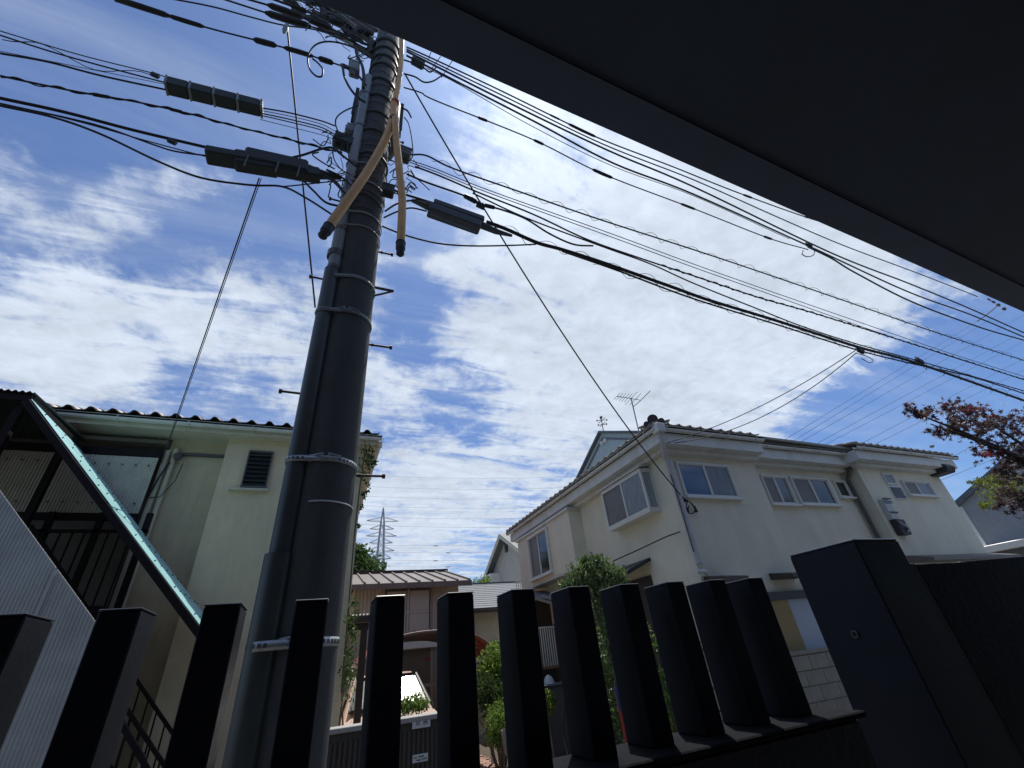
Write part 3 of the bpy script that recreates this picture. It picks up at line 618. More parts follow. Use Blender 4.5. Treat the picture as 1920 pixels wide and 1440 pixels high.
cable('topmost cable of the clutter beside the canopy edge', [(500, -6), (560, 16), (620, 38), (700, 66)], PW+.12, 4.0, knobs=[(560, .2, .03), (640, .3, .045), (682, .2, .04)], group=gL)
cable('thin wire skirting the canopy edge left of the pole', [(540, -4), (590, 10), (650, 30), (712, 58)], PW+.14, 1.8, 'cable_thin', group=gL)
# loops and jumpers round the pole top
def loop(label, pts, Y, w, m='cable'): return cable(label, pts, Y, w, m, name='jumper_wire', group='jumper wires looping round the pole top', seg=8)
loop('big round loop of cable hanging left of the pole top', [(700, 112), (660, 88), (620, 78), (592, 84), (578, 105), (580, 128), (592, 142), (603, 143), (605, 130), (596, 118), (586, 110)], 2.56, 3.2)
loop('cable arching from the ring clamp down into the side of the pole', [(643, 128), (646, 145), (656, 165), (670, 182), (685, 192)], 2.55, 4.6)
loop('second cable arching from the ring clamp, above the first', [(646, 126), (660, 130), (672, 142), (686, 160)], 2.55, 4.0)
loop('thick curved jumper beside the conduit near the top', [(667, 90), (670, 105), (678, 120), (682, 140), (681, 165)], 2.5, 6.0)
loop('wire curling from the transformer down to the black terminal box', [(672, 198), (650, 206), (633, 218), (629, 232), (636, 252)], 2.6, 2.6)
loop('wire bowing left between the terminal boxes and the pole', [(628, 262), (624, 280), (627, 300), (640, 318), (655, 326)], 2.55, 2.4)
loop('thick cable crossing above the big splice case', [(538, 298), (570, 290), (600, 280), (622, 277), (640, 290), (668, 312)], 2.55, 4.2)
loop('black cable drooping from the case into the conduit', [(568, 338), (590, 360), (612, 380), (645, 388)], 2.5, 4.2)
loop('taut cable slanting from the case down behind the orange cover', [(600, 325), (625, 340), (655, 372)], 2.52, 5)
loop('second taut cable slanting from the case, above the first', [(612, 318), (640, 332), (662, 352)], 2.55, 4)
loop('curved jumper on the right edge of the pole top', [(757, 112), (790, 124), (806, 135), (818, 126)], 2.55, 2.8)
loop('sagging jumper between sleeves right of the pole top', [(757, 138), (778, 144), (795, 154), (812, 152), (828, 142)], 2.55, 2.8)
loop('dark cable tail hanging right of the pole below the transformer', [(753, 202), (764, 208), (771, 220)], 2.55, 3.2)
loop('thin wire hanging down right of the pole to the grey box', [(758, 220), (766, 232), (772, 260), (774, 290), (768, 302)], 2.55, 2.2)
loop('curved feeder from the pole to the grey splice case', [(722, 396), (745, 382), (775, 376), (800, 384)], 2.5, 3.6)
loop('lower curved feeder from the pole to the grey splice case', [(720, 408), (742, 398), (770, 390), (800, 396)], 2.5, 3.2)
loop('main cable stub from the clamp box to the grey splice case', [(726, 350), (752, 362), (790, 374), (830, 386)], 2.55, 4.2)
random.seed(11)
mb = MB()
for k in range(84):
    if k < 44: bx, by, sx, sy = (lambda t: (560+t*140, 0+t*85+random.uniform(-12, 34)))(random.random())+(24, 15)
    elif k < 66: bx, by, sx, sy = random.uniform(610, 672), random.uniform(245, 345), 22, 22
    else: bx, by, sx, sy = random.uniform(728, 775), random.uniform(285, 370), 20, 16
    Y = random.uniform(2.5, 2.9); pts = [(bx, by)]
    for j in range(3): pts.append((pts[-1][0]+random.uniform(-sx, sx), pts[-1][1]+random.uniform(-sy, sy)))
    mb.tube(cr_spline([onY(x, y, Y) for x, y in pts], 6), random.uniform(.003, .007), 5)
o = mb.build('tangled_wires', 'cable'); tag(o, 'tangle of short black wires knotted round the upper pole', 'wires'); o['kind'] = 'stuff'
# rungs between the wires right of the pole top
for k, (a, b) in enumerate([((808, 98), (803, 112)), ((826, 106), (810, 128)), ((848, 114), (828, 145))]):
    mb = MB(); mb.tube([onY(*a, 2.7), onY(*b, 2.7)], .006, 6); o = mb.build('wire_spacer', 'cable'); tag(o, ['shortest wire spacer, nearest the pole top', 'middle wire spacer right of the pole top', 'longest wire spacer, farthest from the pole top'][k], 'spacer', 'wire spacers right of the pole top')
# ring clamp
rc = onY(645, 124, 2.56); o = thing('ring_clamp', 'round black ring clamp where the sleeved cable meets the pole', 'clamp', rc)
mb = MB(); mb.tube([rc+[.03*math.cos(a), 0, .03*math.sin(a)] for a in np.linspace(0, 2*math.pi, 16)], .014, 8); mb.build('ring', 'alu_dark', o); mb = MB(); mb.bar(rc+[.03, 0, .01], rc+[.14, 0, -.09], .035, .03); mb.build('arm', 'alu_dark', o)

# splice cases
def stepped_case(label, segs, Y, m, cat='splice case'):
    c = onY(*segs[0][0], Y); o = thing('splice_case', label, cat, c)
    for i, (a, b, w, d) in enumerate(segs):
        p, q = onY(*a, Y), onY(*b, Y); mb = MB(); mb.bar(p, q, d, w, up=(0, 0, 1)); mb.build('shell', m, o, bevel=min(w, d)*.12)
    return o
o = stepped_case('big dark splice case of overlapping shells on the wires left of the pole', [((386, 290), (500, 310), .085, .13), ((440, 300), (520, 314), .17, .11), ((460, 297), (578, 322), .155, .14), ((500, 312), (600, 330), .12, .10)], 2.58, 'closure')
mb = MB(); mb.tube([onY(578, 320, 2.58), onY(600, 327, 2.58), onY(640, 334, 2.58)], [.055, .045, .016], 10); mb.build('nose', 'closure', o)
for x in (462, 520, 560):
    q = onY(x, 300+(x-462)*.2, 2.50); mb = MB(); mb.bar(q+[0, 0, .07], q-[0, 0, .085], .012, .006); mb.build('strap', 'alu_dark', o)
o = stepped_case('grey splice case hanging below the wires right of the pole', [((803, 392), (900, 427), .115, .12), ((812, 383), (906, 416), .07, .10)], 2.58, 'closure_grey')
mb = MB(); mb.tube([onY(772, 376, 2.58), onY(790, 381, 2.58), onY(812, 390, 2.58)], [.016, .035, .05], 10); mb.build('nose', 'closure_grey', o); mb = MB(); mb.tube([onY(898, 420, 2.58), onY(930, 434, 2.58), onY(960, 442, 2.58)], [.04, .03, .014], 10); mb.build('nose', 'closure_grey', o)
mb = MB(); mb.bar(onY(806, 402, 2.5), onY(892, 436, 2.5), .01, .02); mb.build('flange', 'closure_grey', o)
sb = thing('segmented_box', 'long segmented black cable box with pale straps, left of the pole', 'splice case', onY(400, 182, PW))
for k in range(4):
    a = (313+k*44.5, 160+k*10.9); b = (313+(k+1)*44.5-3, 160+(k+1)*10.9-.7)
    MB().bar(onY(*a, PW), onY(*b, PW), .11, .115).build('segment', 'closure', sb, bevel=.008)
for k in range(5):
    a = (311+k*44.3, 159.5+k*10.9); b = (316+k*44.3, 160.7+k*10.9)
    MB().bar(onY(*a, PW), onY(*b, PW), .12, .122).build('strap', 'galv_dull', sb, bevel=.004)
# clamps on wires
def clampthing(label, x, y, Y=PW, s=.05):
    c = onY(x, y, Y); o = thing('wire_clamp', label, 'clamp', c, 'clamps on the street wires')
    MB().obox(c-np.array([s, s/2, s*.6]), (s*2, 0, -s*.6), (0, s, 0), (s*.3, 0, s*1.3)).build('body', 'closure', o, bevel=s*.15)
    mb = MB()
    for dx in (-.5, 0, .6): mb.tube([c+[dx*s, 0, s*.4], c+[dx*s+.2*s, 0, s*1.1]], s*.14, 6); mb.tube([c+[dx*s, 0, -s*.4], c+[dx*s+.3*s, 0, -s*1.2]], s*.12, 6)
    mb.build('bolt', 'bolt_metal', o); return o
clampthing('lumpy black clamp on the cable above the grey splice case', 900, 384, s=.045)
clampthing('clamp tangle with a wire loop on the upper right wires', 1515, 458, s=.055)
clampthing('clamp under the thick main cable where the house drop leaves', 1612, 656, s=.05)
clampthing('dark clamp on the thick main cable farther right', 1722, 676, s=.06)
clampthing('clamp on the loose spiral wire just before the segmented box', 290, 140, s=.03)
clampthing('small clamp on the thin cable before the big splice case', 322, 264, s=.03)
loop('small ring of spare wire under the clamp tangle', [(1506, 470), (1504, 476), (1512, 481), (1524, 479), (1527, 470), (1518, 464)], PW, 1.8, 'cable_thin')
loop('loose wire end curling under the house drop clamp', [(1604, 662), (1625, 668), (1637, 676), (1630, 680), (1615, 672)], PW, 1.4, 'cable_thin')
# far cluster on the next span by the canopy edge
c = onY(1872, 572, 4.4); o = thing('insulator_cluster', 'black insulators bunched on a wire end by the canopy edge at far right', 'insulator', c)
for dx, dz, r in ((0, 0, .05), (.13, -.07, .05), (-.12, .05, .035), (-.25, .08, .025)):
    mb = MB(); q = c+[dx*2, 0, dz*2]; mb.tube([q-[.09, 0, -.03], q-[.03, 0, -.01], q+[.03, 0, -.01], q+[.09, 0, -.03]], [.02, r*1.3, r*1.1, .02], 8); mb.build('insulator', 'alu_dark', o)
mb = MB(); mb.tube([c, onY(1850, 590, 4.4), onY(1833, 602, 4.4)], .02, 6); mb.build('tail', 'alu_dark', o)

# ------------------------------------------------------------------ drop wires in real depth
def drop(label, a, b, sag, px_w, bow=None, name='service_drop', two=0):
    n = 26; pts = [a+(b-a)*t+np.array([0, 0, -sag*4*t*(1-t)]) for t in np.linspace(0, 1, n)]
    r = .5*px_w*np.median([p@F for p in pts])/f_px
    mb = MB(); mb.tube(pts, r, 6)
    if two: mb.tube([p+[two, 0, two*.4] for p in pts], r*.6, 5)
    o = mb.build(name, 'cable'); tag(o, label, 'cable'); return o
drop('black wire dropping from the pole top to the corner of the white house', onY(760, 140, 2.65), onY(1284, 937, 5.9), .55, 2.6)
drop('black wire dropping from the top left wires to behind the pole', onY(538, 46, 2.6), onY(591, 577, 4.4), .0, 3.2)
drop('pair of wires dropping from the big splice case to the cream building eave', onY(486, 334, 2.6), onY(302, 868, 7.5), .12, 2.0, two=.014)
drop('upper thin wire from the street cable to the white house eave', onY(1604, 657, 2.6), onY(1238, 834, 5.75), .15, 1.6)
drop('lower thin wire from the street cable to the white house eave', onY(1606, 661, 2.6), onY(1244, 832, 5.85), .3, 1.6)
mb = MB(); a = onY(538, 48, 2.6); mb.tube([a+[0, 0, .02], a-[0, 0, .12], a-[0, 0, .2]], [.02, .03, .012], 8); o = mb.build('drop_clamp', 'galv_dull'); tag(o, 'grey clamp at the head of the wire dropping left of the pole', 'clamp')
for k, (p0, p1) in enumerate([((1833, 602), (1475, 822)), ((1920, 560), (1485, 828)), ((1920, 590), (1495, 832)), ((1920, 621), (1549, 822)), ((1920, 640), (1562, 826)), ((1920, 672), (1624, 827)), ((1920, 694), (1645, 831)), ((1920, 785), (1757, 872)), ((1920, 838), (1768, 899)), ((1920, 912), (1790, 950))]):
    YY = 24; a, b = onY(*p0, YY), onY(*p1, YY*1.05)
    mb = MB(); mb.tube([a+(b-a)*t for t in np.linspace(-.05, 1.02, 6)], .021, 5); o = mb.build('distant_wire', 'cable_thin')
    tag(o, 'thin distant wire slanting across the blue at right, number %s from the top' % ['one', 'two', 'three', 'four', 'five', 'six', 'seven', 'eight', 'nine', 'ten'][k], 'wire', 'distant slanting wires at right')
exec_later = None
# ------------------------------------------------------------------ wall-frame helpers
class Wall:
    """vertical wall plane: u axis along wall, outward normal towards the viewer side"""
    def __init__(s, axis, pos, sign=-1): s.ax, s.pos, s.sg = axis, pos, sign
    def uz(s, x, y):
        p = onY(x, y, s.pos) if s.ax == 'Y' else onX(x, y, s.pos)
        return (p[0] if s.ax == 'Y' else p[1]), p[2]
    def box(s, mb, u0, u1, z0, z1, d0, d1):
        a, b = s.pos+s.sg*d0, s.pos+s.sg*d1; a, b = min(a, b), max(a, b); u0, u1 = min(u0, u1), max(u0, u1); z0, z1 = min(z0, z1), max(z0, z1)
        return mb.box(u0, u1, a, b, z0, z1) if s.ax == 'Y' else mb.box(a, b, u0, u1, z0, z1)
    def pt(s, u, z, d=0): return np.array([u, s.pos+s.sg*d, z]) if s.ax == 'Y' else np.array([s.pos+s.sg*d, u, z])
def window(W_, u0, u1, z0, z1, parent, glasses, fr='alu', t=.035, mull=True, sill=True, split=.5, label=None, dep=.05, jamb=False):
    u0, u1 = min(u0, u1), max(u0, u1)
    mb = MB(); W_.box(mb, u0, u1, z1-t, z1, .002, dep); W_.box(mb, u0, u1, z0, z0+t, .002, dep); W_.box(mb, u0, u0+t, z0+t, z1-t, .002, dep); W_.box(mb, u1-t, u1, z0+t, z1-t, .002, dep)
    w = mb.build('window', fr, parent, bevel=.003, label=label)
    n = len(glasses); us = [u0+t+(u1-u0-2*t)*i/n for i in range(n+1)]
    for i, g in enumerate(glasses):
        a, b = us[i], us[i+1]
        mb = MB(); W_.box(mb, a, b, z0+t, z1-t, .004, .012+.006*(i % 2)); mb.build('pane', g, w)
        mb = MB(); s_ = .022; d = .022+.008*(i % 2)
        W_.box(mb, a, a+s_, z0+t, z1-t, .013, d+.004); W_.box(mb, b-s_, b, z0+t, z1-t, .013, d+.004); W_.box(mb, a+s_, b-s_, z1-t-s_, z1-t, .013, d+.004); W_.box(mb, a+s_, b-s_, z0+t, z0+t+s_, .013, d+.004); mb.build('sash', fr, w)
    if sill: mb = MB(); W_.box(mb, u0-.03, u1+.03, z0-.04, z0-.001, .002, dep+.05); mb.build('sill', fr, w, bevel=.003)
    return w
def pxwin(W_, xa, ya, xb, yb, parent, glasses, **k):
    """window whose upper-left / lower-right image corners are given on its wall plane"""
    ua, za = W_.uz(xa, ya); ub, zb = W_.uz(xb, yb); return window(W_, ua, ub, zb, za, parent, glasses, **k)
def corrugated(mb, O, u, v, n_waves, amp, normal, nv=1, thick=None):
    O, u, v, nn = (np.array(q, float) for q in (O, u, v, normal))
    mb.grid(lambda a, b: O+u*a+v*b+nn*amp*math.sin(a*n_waves*2*math.pi), n_waves*6, nv, True, thick=thick); return mb
def roof_tile_mesh(w=.26, l=.3, r=.055, m='tile_dark'):
    """one pantile: barrel rib at one side and a shallow trough"""
    key = ('tile', w, l, r, m)
    if key in bmesh_cache: return bmesh_cache[key]
    prof = [(-w/2, .0), (-w/2+.01, r*.5), (-w/2+r*.6, r*1.0), (-w/2+r*1.2, r*1.15), (-w/2+r*1.9, r*.9), (-w/2+r*2.4, r*.35), (-w/2+r*2.8, 0), (0, -.012), (w/2-.02, -.004), (w/2+.01, .015)]
    th = .016; b = MB(); n = len(prof)
    vs = [(x, 0, z) for x, z in prof]+[(x, l, z) for x, z in prof]+[(x, 0, z-th) for x, z in prof]+[(x, l, z-th) for x, z in prof]
    fs = []
    for i in range(n-1): fs += [(i, i+1, n+i+1, n+i), (2*n+i, 3*n+i, 3*n+i+1, 2*n+i+1), (i, 2*n+i, 2*n+i+1, i+1)]
    b.add(vs, fs, True); me = bpy.data.meshes.new('roof_tile'); me.from_pydata(b.v, [], b.f); me.polygons.foreach_set('use_smooth', [True]*len(me.polygons)); me.materials.append(MATS[m]); bmesh_cache[key] = me; return me
def put(name, me, parent, loc, rot=(0, 0, 0)):
    o = bpy.data.objects.new(name, me); C.objects.link(o); o.parent = parent; o.location = tuple(np.array(loc, float)-OFF[parent.name]); o.rotation_euler = rot; return o

# ------------------------------------------------------------------ left cream building
LB = thing('apartment_house', 'cream stuccoed two-storey house with dark tiled roof behind the pole', 'building', (-2, 8.5, G))
YL = 8.0; top = 3.70
MB().box(-1.70, .53, YL, 17, G, top).build('wall', 'cream_stucco', LB)
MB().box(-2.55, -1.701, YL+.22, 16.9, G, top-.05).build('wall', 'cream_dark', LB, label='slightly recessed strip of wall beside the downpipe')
MB().box(-9, -2.551, YL+1.5, 16.8, G, top-.05).build('wall', 'landing_shade', LB, label='back wall of the open landing, coloured dark for shade')
MB().box(-9, -2.552, YL+.07, YL+1.5, 3.50, 3.56).build('landing_soffit', 'landing_shade', LB)
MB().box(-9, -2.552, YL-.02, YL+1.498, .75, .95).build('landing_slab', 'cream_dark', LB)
MB().box(-9, .70, YL-.20, 17.2, 3.64, 3.68).build('soffit', 'cream_trim', LB)
MB().box(-9, .70, YL-.225, YL-.201, 3.62, 3.74).build('fascia', 'cream_trim', LB)
MB().box(.701, .725, YL-.225, 17.2, 3.62, 3.74).build('fascia', 'cream_trim', LB)
def gutter(pts, r, parent, m='white_trim', name='gutter', brackets=12):
    pts = [np.array(p, float) for p in pts]
    for a, b in zip(pts[:-1], pts[1:]):
        d = b-a; ln = np.linalg.norm(d); d /= ln; s_ = np.cross(d, [0, 0, 1])
        mb = MB(); prof = [(-1, .55), (-1.0, 0), (-.75, -.65), (0, -.95), (.75, -.65), (1, 0), (1, .55), (1.12, .6)]
        for u in range(len(prof)-1):
            p0, p1 = prof[u], prof[u+1]
            q = [a+s_*p0[0]*r+[0, 0, p0[1]*r], b+s_*p0[0]*r+[0, 0, p0[1]*r], b+s_*p1[0]*r+[0, 0, p1[1]*r], a+s_*p1[0]*r+[0, 0, p1[1]*r]]
            mb.prism(q, (0, 0, .004))
        g = mb.build(name, m, parent)
        if brackets:
            mb = MB(); k = max(2, int(ln/.9))
            for i in range(k+1):
                c = a+d*ln*(i+.3)/(k+.6)
                mb.bar(c+s_*r*1.1+[0, 0, r*.5], c+s_*r*1.05-[0, 0, r*.9], .012, .014, up=d)
                mb.bar(c+s_*r*1.05-[0, 0, r*.95], c-s_*r*1.05-[0, 0, r*.95], .014, .012, up=d)
            mb.build('bracket', m, parent, kind='stuff')
gutter([(-9, YL-.285, 3.725), (.80, YL-.285, 3.725)], .05, LB, 'white_trim')
gutter([(.785, YL-.225, 3.725), (.785, 17, 3.725)], .05, LB, 'white_trim')
# roof
mb = MB(); mb.prism([(-9, YL-.27, 3.75), (.72, YL-.27, 3.75), (.72, 12.6, 5.5), (-9, 12.6, 5.5)], (0, 0, .06)); mb.prism([(-9, 12.6, 5.5), (.72, 12.6, 5.5), (.72, 17.3, 3.6), (-9, 17.3, 3.6)], (0, 0, .06)); mb.build('roof', 'tile_dark', LB)
pit_ = math.atan2(5.5-3.75, 12.6-YL+.27); tm = roof_tile_mesh(.27, .32, .044, 'tile_dark')
for j in range(3):
    for k in range(26):
        x = .60-.27*k
        if x < -6: continue
        yy = YL-.35+j*.27*math.cos(pit_); zz_ = 3.80+j*.27*math.sin(pit_)+.006*j
        put('roof_tile', tm, LB, (x, yy, zz_+random.uniform(-.004, .004)), (pit_, 0, random.uniform(-.012, .012)))
gab = MB(); gab.prism([(.70, YL-.22, 3.75), (.70, 12.6, 5.5), (.70, 12.6, 5.32), (.70, YL+.1, 3.69)], (.03, 0, 0)); gab.build('bargeboard', 'brown_metal', LB)
WL = Wall('Y', YL)
# jalousie window
u0, zt = WL.uz(470, 849); u1, zb = WL.uz(497, 914)
wj = MB(); WL.box(wj, u0-.02, u1+.02, zt, zt+.03, .002, .05); WL.box(wj, u0-.02, u0, zb, zt, .002, .05); WL.box(wj, u1, u1+.02, zb, zt, .002, .05); WL.box(wj, u0-.02, u1+.02, zb-.03, zb, .002, .06)
wj = wj.build('window', 'alu_dark', LB, label='narrow dark louvred glass window')
mb = MB(); WL.box(mb, u0, u1, zb, zt, .003, .008); mb.build('backing', 'glass_dark', wj)
nl = 8
for k in range(nl):
    za = zb+(zt-zb)*k/nl; mb = MB(); mb.obox([u0, YL-.012, za+(zt-zb)/nl], [u1-u0, 0, 0], [0, -.045, -(zt-zb)/nl*.93], [0, -.004, .003]); mb.build('louvre', 'glass_dark', wj)
mb = MB(); WL.box(mb, u0-.18, u1+.06, zb-.08, zb-.045, .002, .09); mb.build('sill', 'cream_trim', wj, bevel=.004)
# downpipe and cable
WL2 = Wall('Y', YL+.22)
a = WL2.uz(338, 830); b = WL2.uz(262, 1040)
mb = MB(); mb.tube([WL2.pt(a[0], 3.45, .06), WL2.pt(a[0], G, .06)], .035, 10); mb.build('downpipe', 'cream_trim', LB)
mb = MB(); mb.box(-2.56, -2.50, YL+.1, YL+.219, G, 3.4); mb.build('pilaster', 'cream_trim', LB)
mb = MB(); mb.box(-2.35, -1.72, YL+.16, YL+.219, 3.36, 3.40); mb.tube([(-2.38, YL+.16, 3.30), (-2.38, YL+.1, 3.32)], .06, 10); mb.build('vent_strip', 'alu_dark', LB)
mb = MB(); mb.tube([(-2.45, YL+.1, 3.2), (-2.52, YL+.08, 2.9), (-2.58, YL+.05, 2.4), (-2.56, YL+.05, 1.2), (-2.55, YL+.05, -.5)], .012, 6); mb.build('wall_cable', 'cable', LB)
mb = MB(); mb.tube([(-2.54, YL+.08, 2.6), (-2.42, YL+.1, 2.62), (-2.3, YL+.12, 2.9), (-2.28, YL+.14, 3.2)], .008, 6); mb.build('wall_cable', 'cable_thin', LB)
# corrugated parapet of the upper landing
pa = MB(); corrugated(pa, (-4.9, YL-.04, 2.32), (2.33, 0, 0), (0, 0, .88), 62, .008, (0, -1, 0), thick=(0, .006, 0)); pa.build('parapet_sheet', 'corr_cream', LB)
mb = MB()
for z in (2.46, 3.06):
    for k in range(14): x = -4.8+k*.165; mb.tube([(x, YL-.05, z), (x, YL-.07, z)], .013, 6)
mb.build('screw', 'alu_dark', LB, kind='stuff')
MB().box(-4.9, -2.56, YL-.03, YL+.02, 2.22, 2.318).build('beam', 'dark_steel', LB)
MB().box(-4.9, -2.56, YL-.03, YL+.02, 3.22, 3.34).build('beam', 'dark_steel', LB)  # dark strip standing in for the shadow band above the parapet
# vine on the east corner
def leaf_cloud(name, m, parent, centres, n, size, spread, shape='quad', seed=1, flat=.5, kind='stuff', label=None, up=0.):
    rnd = random.Random(seed); mb = MB()
    tot = sum(c[3] for c in centres)
    for c in centres:
        for _ in range(int(n*c[3]/tot)):
            d = np.array([rnd.gauss(0, 1), rnd.gauss(0, 1), rnd.gauss(0, 1)]); d /= np.linalg.norm(d); d *= (rnd.random()**.55)*(1+.55*(rnd.random()**3))
            p = np.array(c[:3])+d*np.array(spread)*c[3]
            s_ = size*rnd.uniform(.6, 1.3)
            nn = np.array([rnd.gauss(0, 1), rnd.gauss(0, 1), rnd.gauss(0, flat)+up]); nn /= np.linalg.norm(nn)
            a = np.cross(nn, [rnd.gauss(0, 1), rnd.gauss(0, 1), rnd.gauss(0, 1)]); a /= np.linalg.norm(a)+1e-9; b = np.cross(nn, a)
            if shape == 'quad':
                mb.add([p-a*s_*.5, p+b*s_*.22+nn*s_*.06, p+a*s_*.5, p-b*s_*.22+nn*s_*.06], [(0, 1, 2, 3)])
            elif shape == 'maple':
                vs = [p]; 
                for k in range(7):
                    an = -2.1+k*.7; L_ = s_*(.62 if k in (0, 6) else .85 if k in (1, 5) else 1.0)
                    tip = p+(a*math.cos(an)+b*math.sin(an))*L_*.6+nn*rnd.uniform(-.12, .05)*s_
                    vs += [p+(a*math.cos(an-.28)+b*math.sin(an-.28))*L_*.24, tip]
                an = -2.1+6*.7+.28; vs.append(p+(a*math.cos(an)+b*math.sin(an))*s_*.2)
                mb.add(vs, [(0, 1+2*k, 2+2*k, 3+2*k) for k in range(7)])
            else:
                mb.add([p-a*s_*.5, p-a*s_*.1+b*s_*.16, p+a*s_*.5, p-a*s_*.1-b*s_*.16], [(0, 1, 2, 3)])
    o = mb.build(name, m, parent, kind=kind, label=label); return o
vn = thing('climbing_vine', 'green climbing vine straggling up the corner of the cream house', 'vine', (.4, 7.9, G))
cs = []
for (x, y, w) in [(690, 845, 1.0), (686, 868, .9), (695, 860, .7), (683, 890, .7), (682, 925, .5), (676, 950, .25), (672, 985, .3), (702, 870, .4), (690, 910, .3), (664, 1130, .5), (660, 1160, .6), (662, 1190, .6), (655, 1230, .7), (650, 1265, .8)]:
    p = onY(x, y, 7.85); cs.append((*p, w))
leaf_cloud('foliage', 'leaf_green', vn, cs, 520, .075, (.16, .1, .19), seed=3)
mb = MB(); mb.tube(cr_spline([onY(x, y, 7.95) for x, y in [(640, 1300), (652, 1160), (664, 1010), (674, 920), (684, 850)]], 6), .012, 6); mb.build('stem', 'bark', vn)

# ------------------------------------------------------------------ outside stair of the cream building
ST = thing('outside_stair', 'dark steel outside stair with teal sheet roof and corrugated side screen', 'stair', (-2.6, 6.9, G))
sA = np.array([-3.50, 6.3, 3.20]); sB = np.array([-1.10, 6.3, .60]); dv = sB-sA
# teal roof sheet, two lapped sheets plus corrugation
for k, (t0, t1) in enumerate(((0, .5), (.485, 1.0))):
    a, b = sA+dv*t0, sA+dv*t1; lift = .006*(1-k)
    mb = MB(); nrm_ = np.array([dv[2], 0, -dv[0]]); nrm_ = nrm_/np.linalg.norm(nrm_); nrm_ *= np.sign(nrm_[2])
    corrugated(mb, a+nrm_*lift, (0, 1.55, 0), b-a, 22, .004, nrm_, nv=8, thick=-nrm_*.006); mb.build('roof_sheet', 'teal', ST)
mb = MB()
for row, y in enumerate((6.42, 6.72, 7.0, 7.3, 7.6, 7.8)):
    for i in range(9):
        p = sA+dv*((i+.5)/9)+[0, y-6.3, 0]+nrm_*.006; mb.tube([p, p+nrm_*.018], .009, 6)
mb.build('roof_screw', 'alu_dark', ST, kind='stuff')
off = np.array([0, 0, -.07])
for y, nm in ((6.27, 'front_beam'), (7.82, 'rear_beam')):
    mb = MB(); a = sA*[1, 0, 1]+[0, y, 0]+off-dv*.01; b = sB*[1, 0, 1]+[0, y, 0]+off+dv*.02; mb.bar(a, b, .05, .075); mb.build(nm, 'dark_steel', ST)
for i in range(7):
    p = sA+dv*(i+.4)/7+off*.9; mb = MB(); mb.bar(p, p+[0, 1.52, 0], .05, .06); mb.build('purlin', 'dark_steel', ST)
# flat roof over the top landing
mb = MB(); corrugated(mb, (-7.0, 6.3, 3.30), (3.50, 0, 0), (0, 1.66, .10), 54, .012, (0, 0, 1), nv=1, thick=(0, 0, -.008)); mb.build('landing_roof', 'closure', ST)
MB().box(-7.0, -3.52, 6.33, 6.37, 3.19, 3.275).build('landing_beam', 'dark_steel', ST)
MB().box(-3.56, -3.51, 6.371, 7.93, 3.20, 3.29).build('landing_beam', 'dark_steel', ST)
for x in (-3.62, -4.5, -5.6):
    MB().box(x-.04, x+.04, 6.40, 6.48, G, 3.185).build('post', 'dark_steel', ST)
for x in (-3.60, -4.6): MB().box(x-.04, x+.04, 7.55, 7.63, G, 3.2).build('post', 'dark_steel', ST)
# upper landing and flight
MB().box(-7.0, -3.45, 6.4, 7.9, 1.02, 1.12).build('landing', 'dark_steel', ST)
f0 = np.array([-3.45, 0, 1.07]); f1 = np.array([-.9, 0, G]); n_st = 14
for y in (6.42, 7.42):
    mb = MB(); mb.bar(f0+[0, y, 0], f1+[0, y, 0], .03, .22); mb.build('stringer', 'dark_steel', ST)
for i in range(n_st):
    p = f0+(f1-f0)*(i+.5)/n_st; mb = MB(); mb.box(p[0]-.13, p[0]+.13, 6.45, 7.41, p[2]+.02, p[2]+.05); mb.build('tread', 'dark_steel', ST)
# stair handrail and balusters (both sides)
for y in (6.42, 7.42):
    a = f0+[0, y, .92]; b = f1+[0, y, .92]
    mb = MB(); mb.bar(a, b, .035, .035); mb.bar(a-[0, 0, .78], b-[0, 0, .78], .02, .02); mb.build('handrail', 'dark_steel', ST)
    for i in range(22):
        p = a+(b-a)*(i+.5)/22; MB().box(p[0]-.008, p[0]+.008, y-.008, y+.008, p[2]-.78, p[2]).build('baluster', 'dark_steel', ST)
# landing railing behind
for z in (.97, 2.02): mb = MB(); mb.box(-4.8, -2.35, 7.86, 7.90, z, z+.04); mb.build('rail', 'dark_steel', ST)
for i in range(19):
    x = -4.75+i*.13; MB().box(x-.009, x+.009, 7.87, 7.888, 1.01, 2.02).build('baluster', 'dark_steel', ST)
for x in (-2.40, -2.95, -3.5): MB().box(x-.035, x+.035, 7.86, 7.93, G, 2.3).build('post', 'dark_steel', ST)
MB().box(-4.8, -2.3, 7.0, 7.855, .85, .965).build('mid_landing', 'dark_steel', ST)
# corrugated side screen in front of the stair
c0 = onY(0, 920, 5.8); c1 = onY(180, 1167, 5.8); sl_ = (c1[2]-c0[2])/(c1[0]-c0[0])
xl, xr = -5.2, c1[0]; nw = 110
mb = MB()
def scr(a, b):
    x = xl+(xr-xl)*a; zt_ = min(c1[2]+sl_*(x-xr), 3.1); z = G+(zt_-G)*b
    return np.array([x, 5.8-.006*math.sin(a*nw*2*math.pi), z])
mb.grid(scr, nw*6, 1, True, thick=(0, .008, 0)); mb.build('side_screen', 'corr_grey', ST, label='grey corrugated screen with slanting top edge')
mb = MB(); mb.bar((xl, 5.83, c1[2]+sl_*(xl-xr)-.04), (xr, 5.83, c1[2]-.04), .03, .05); mb.build('screen_frame', 'dark_steel', ST)
for x in (-2.35, -3.1, -3.9): MB().box(x-.012, x+.012, 5.782, 5.786, G, c1[2]+sl_*(x-xr)-.02).build('screen_joint', 'corr_grey', ST)
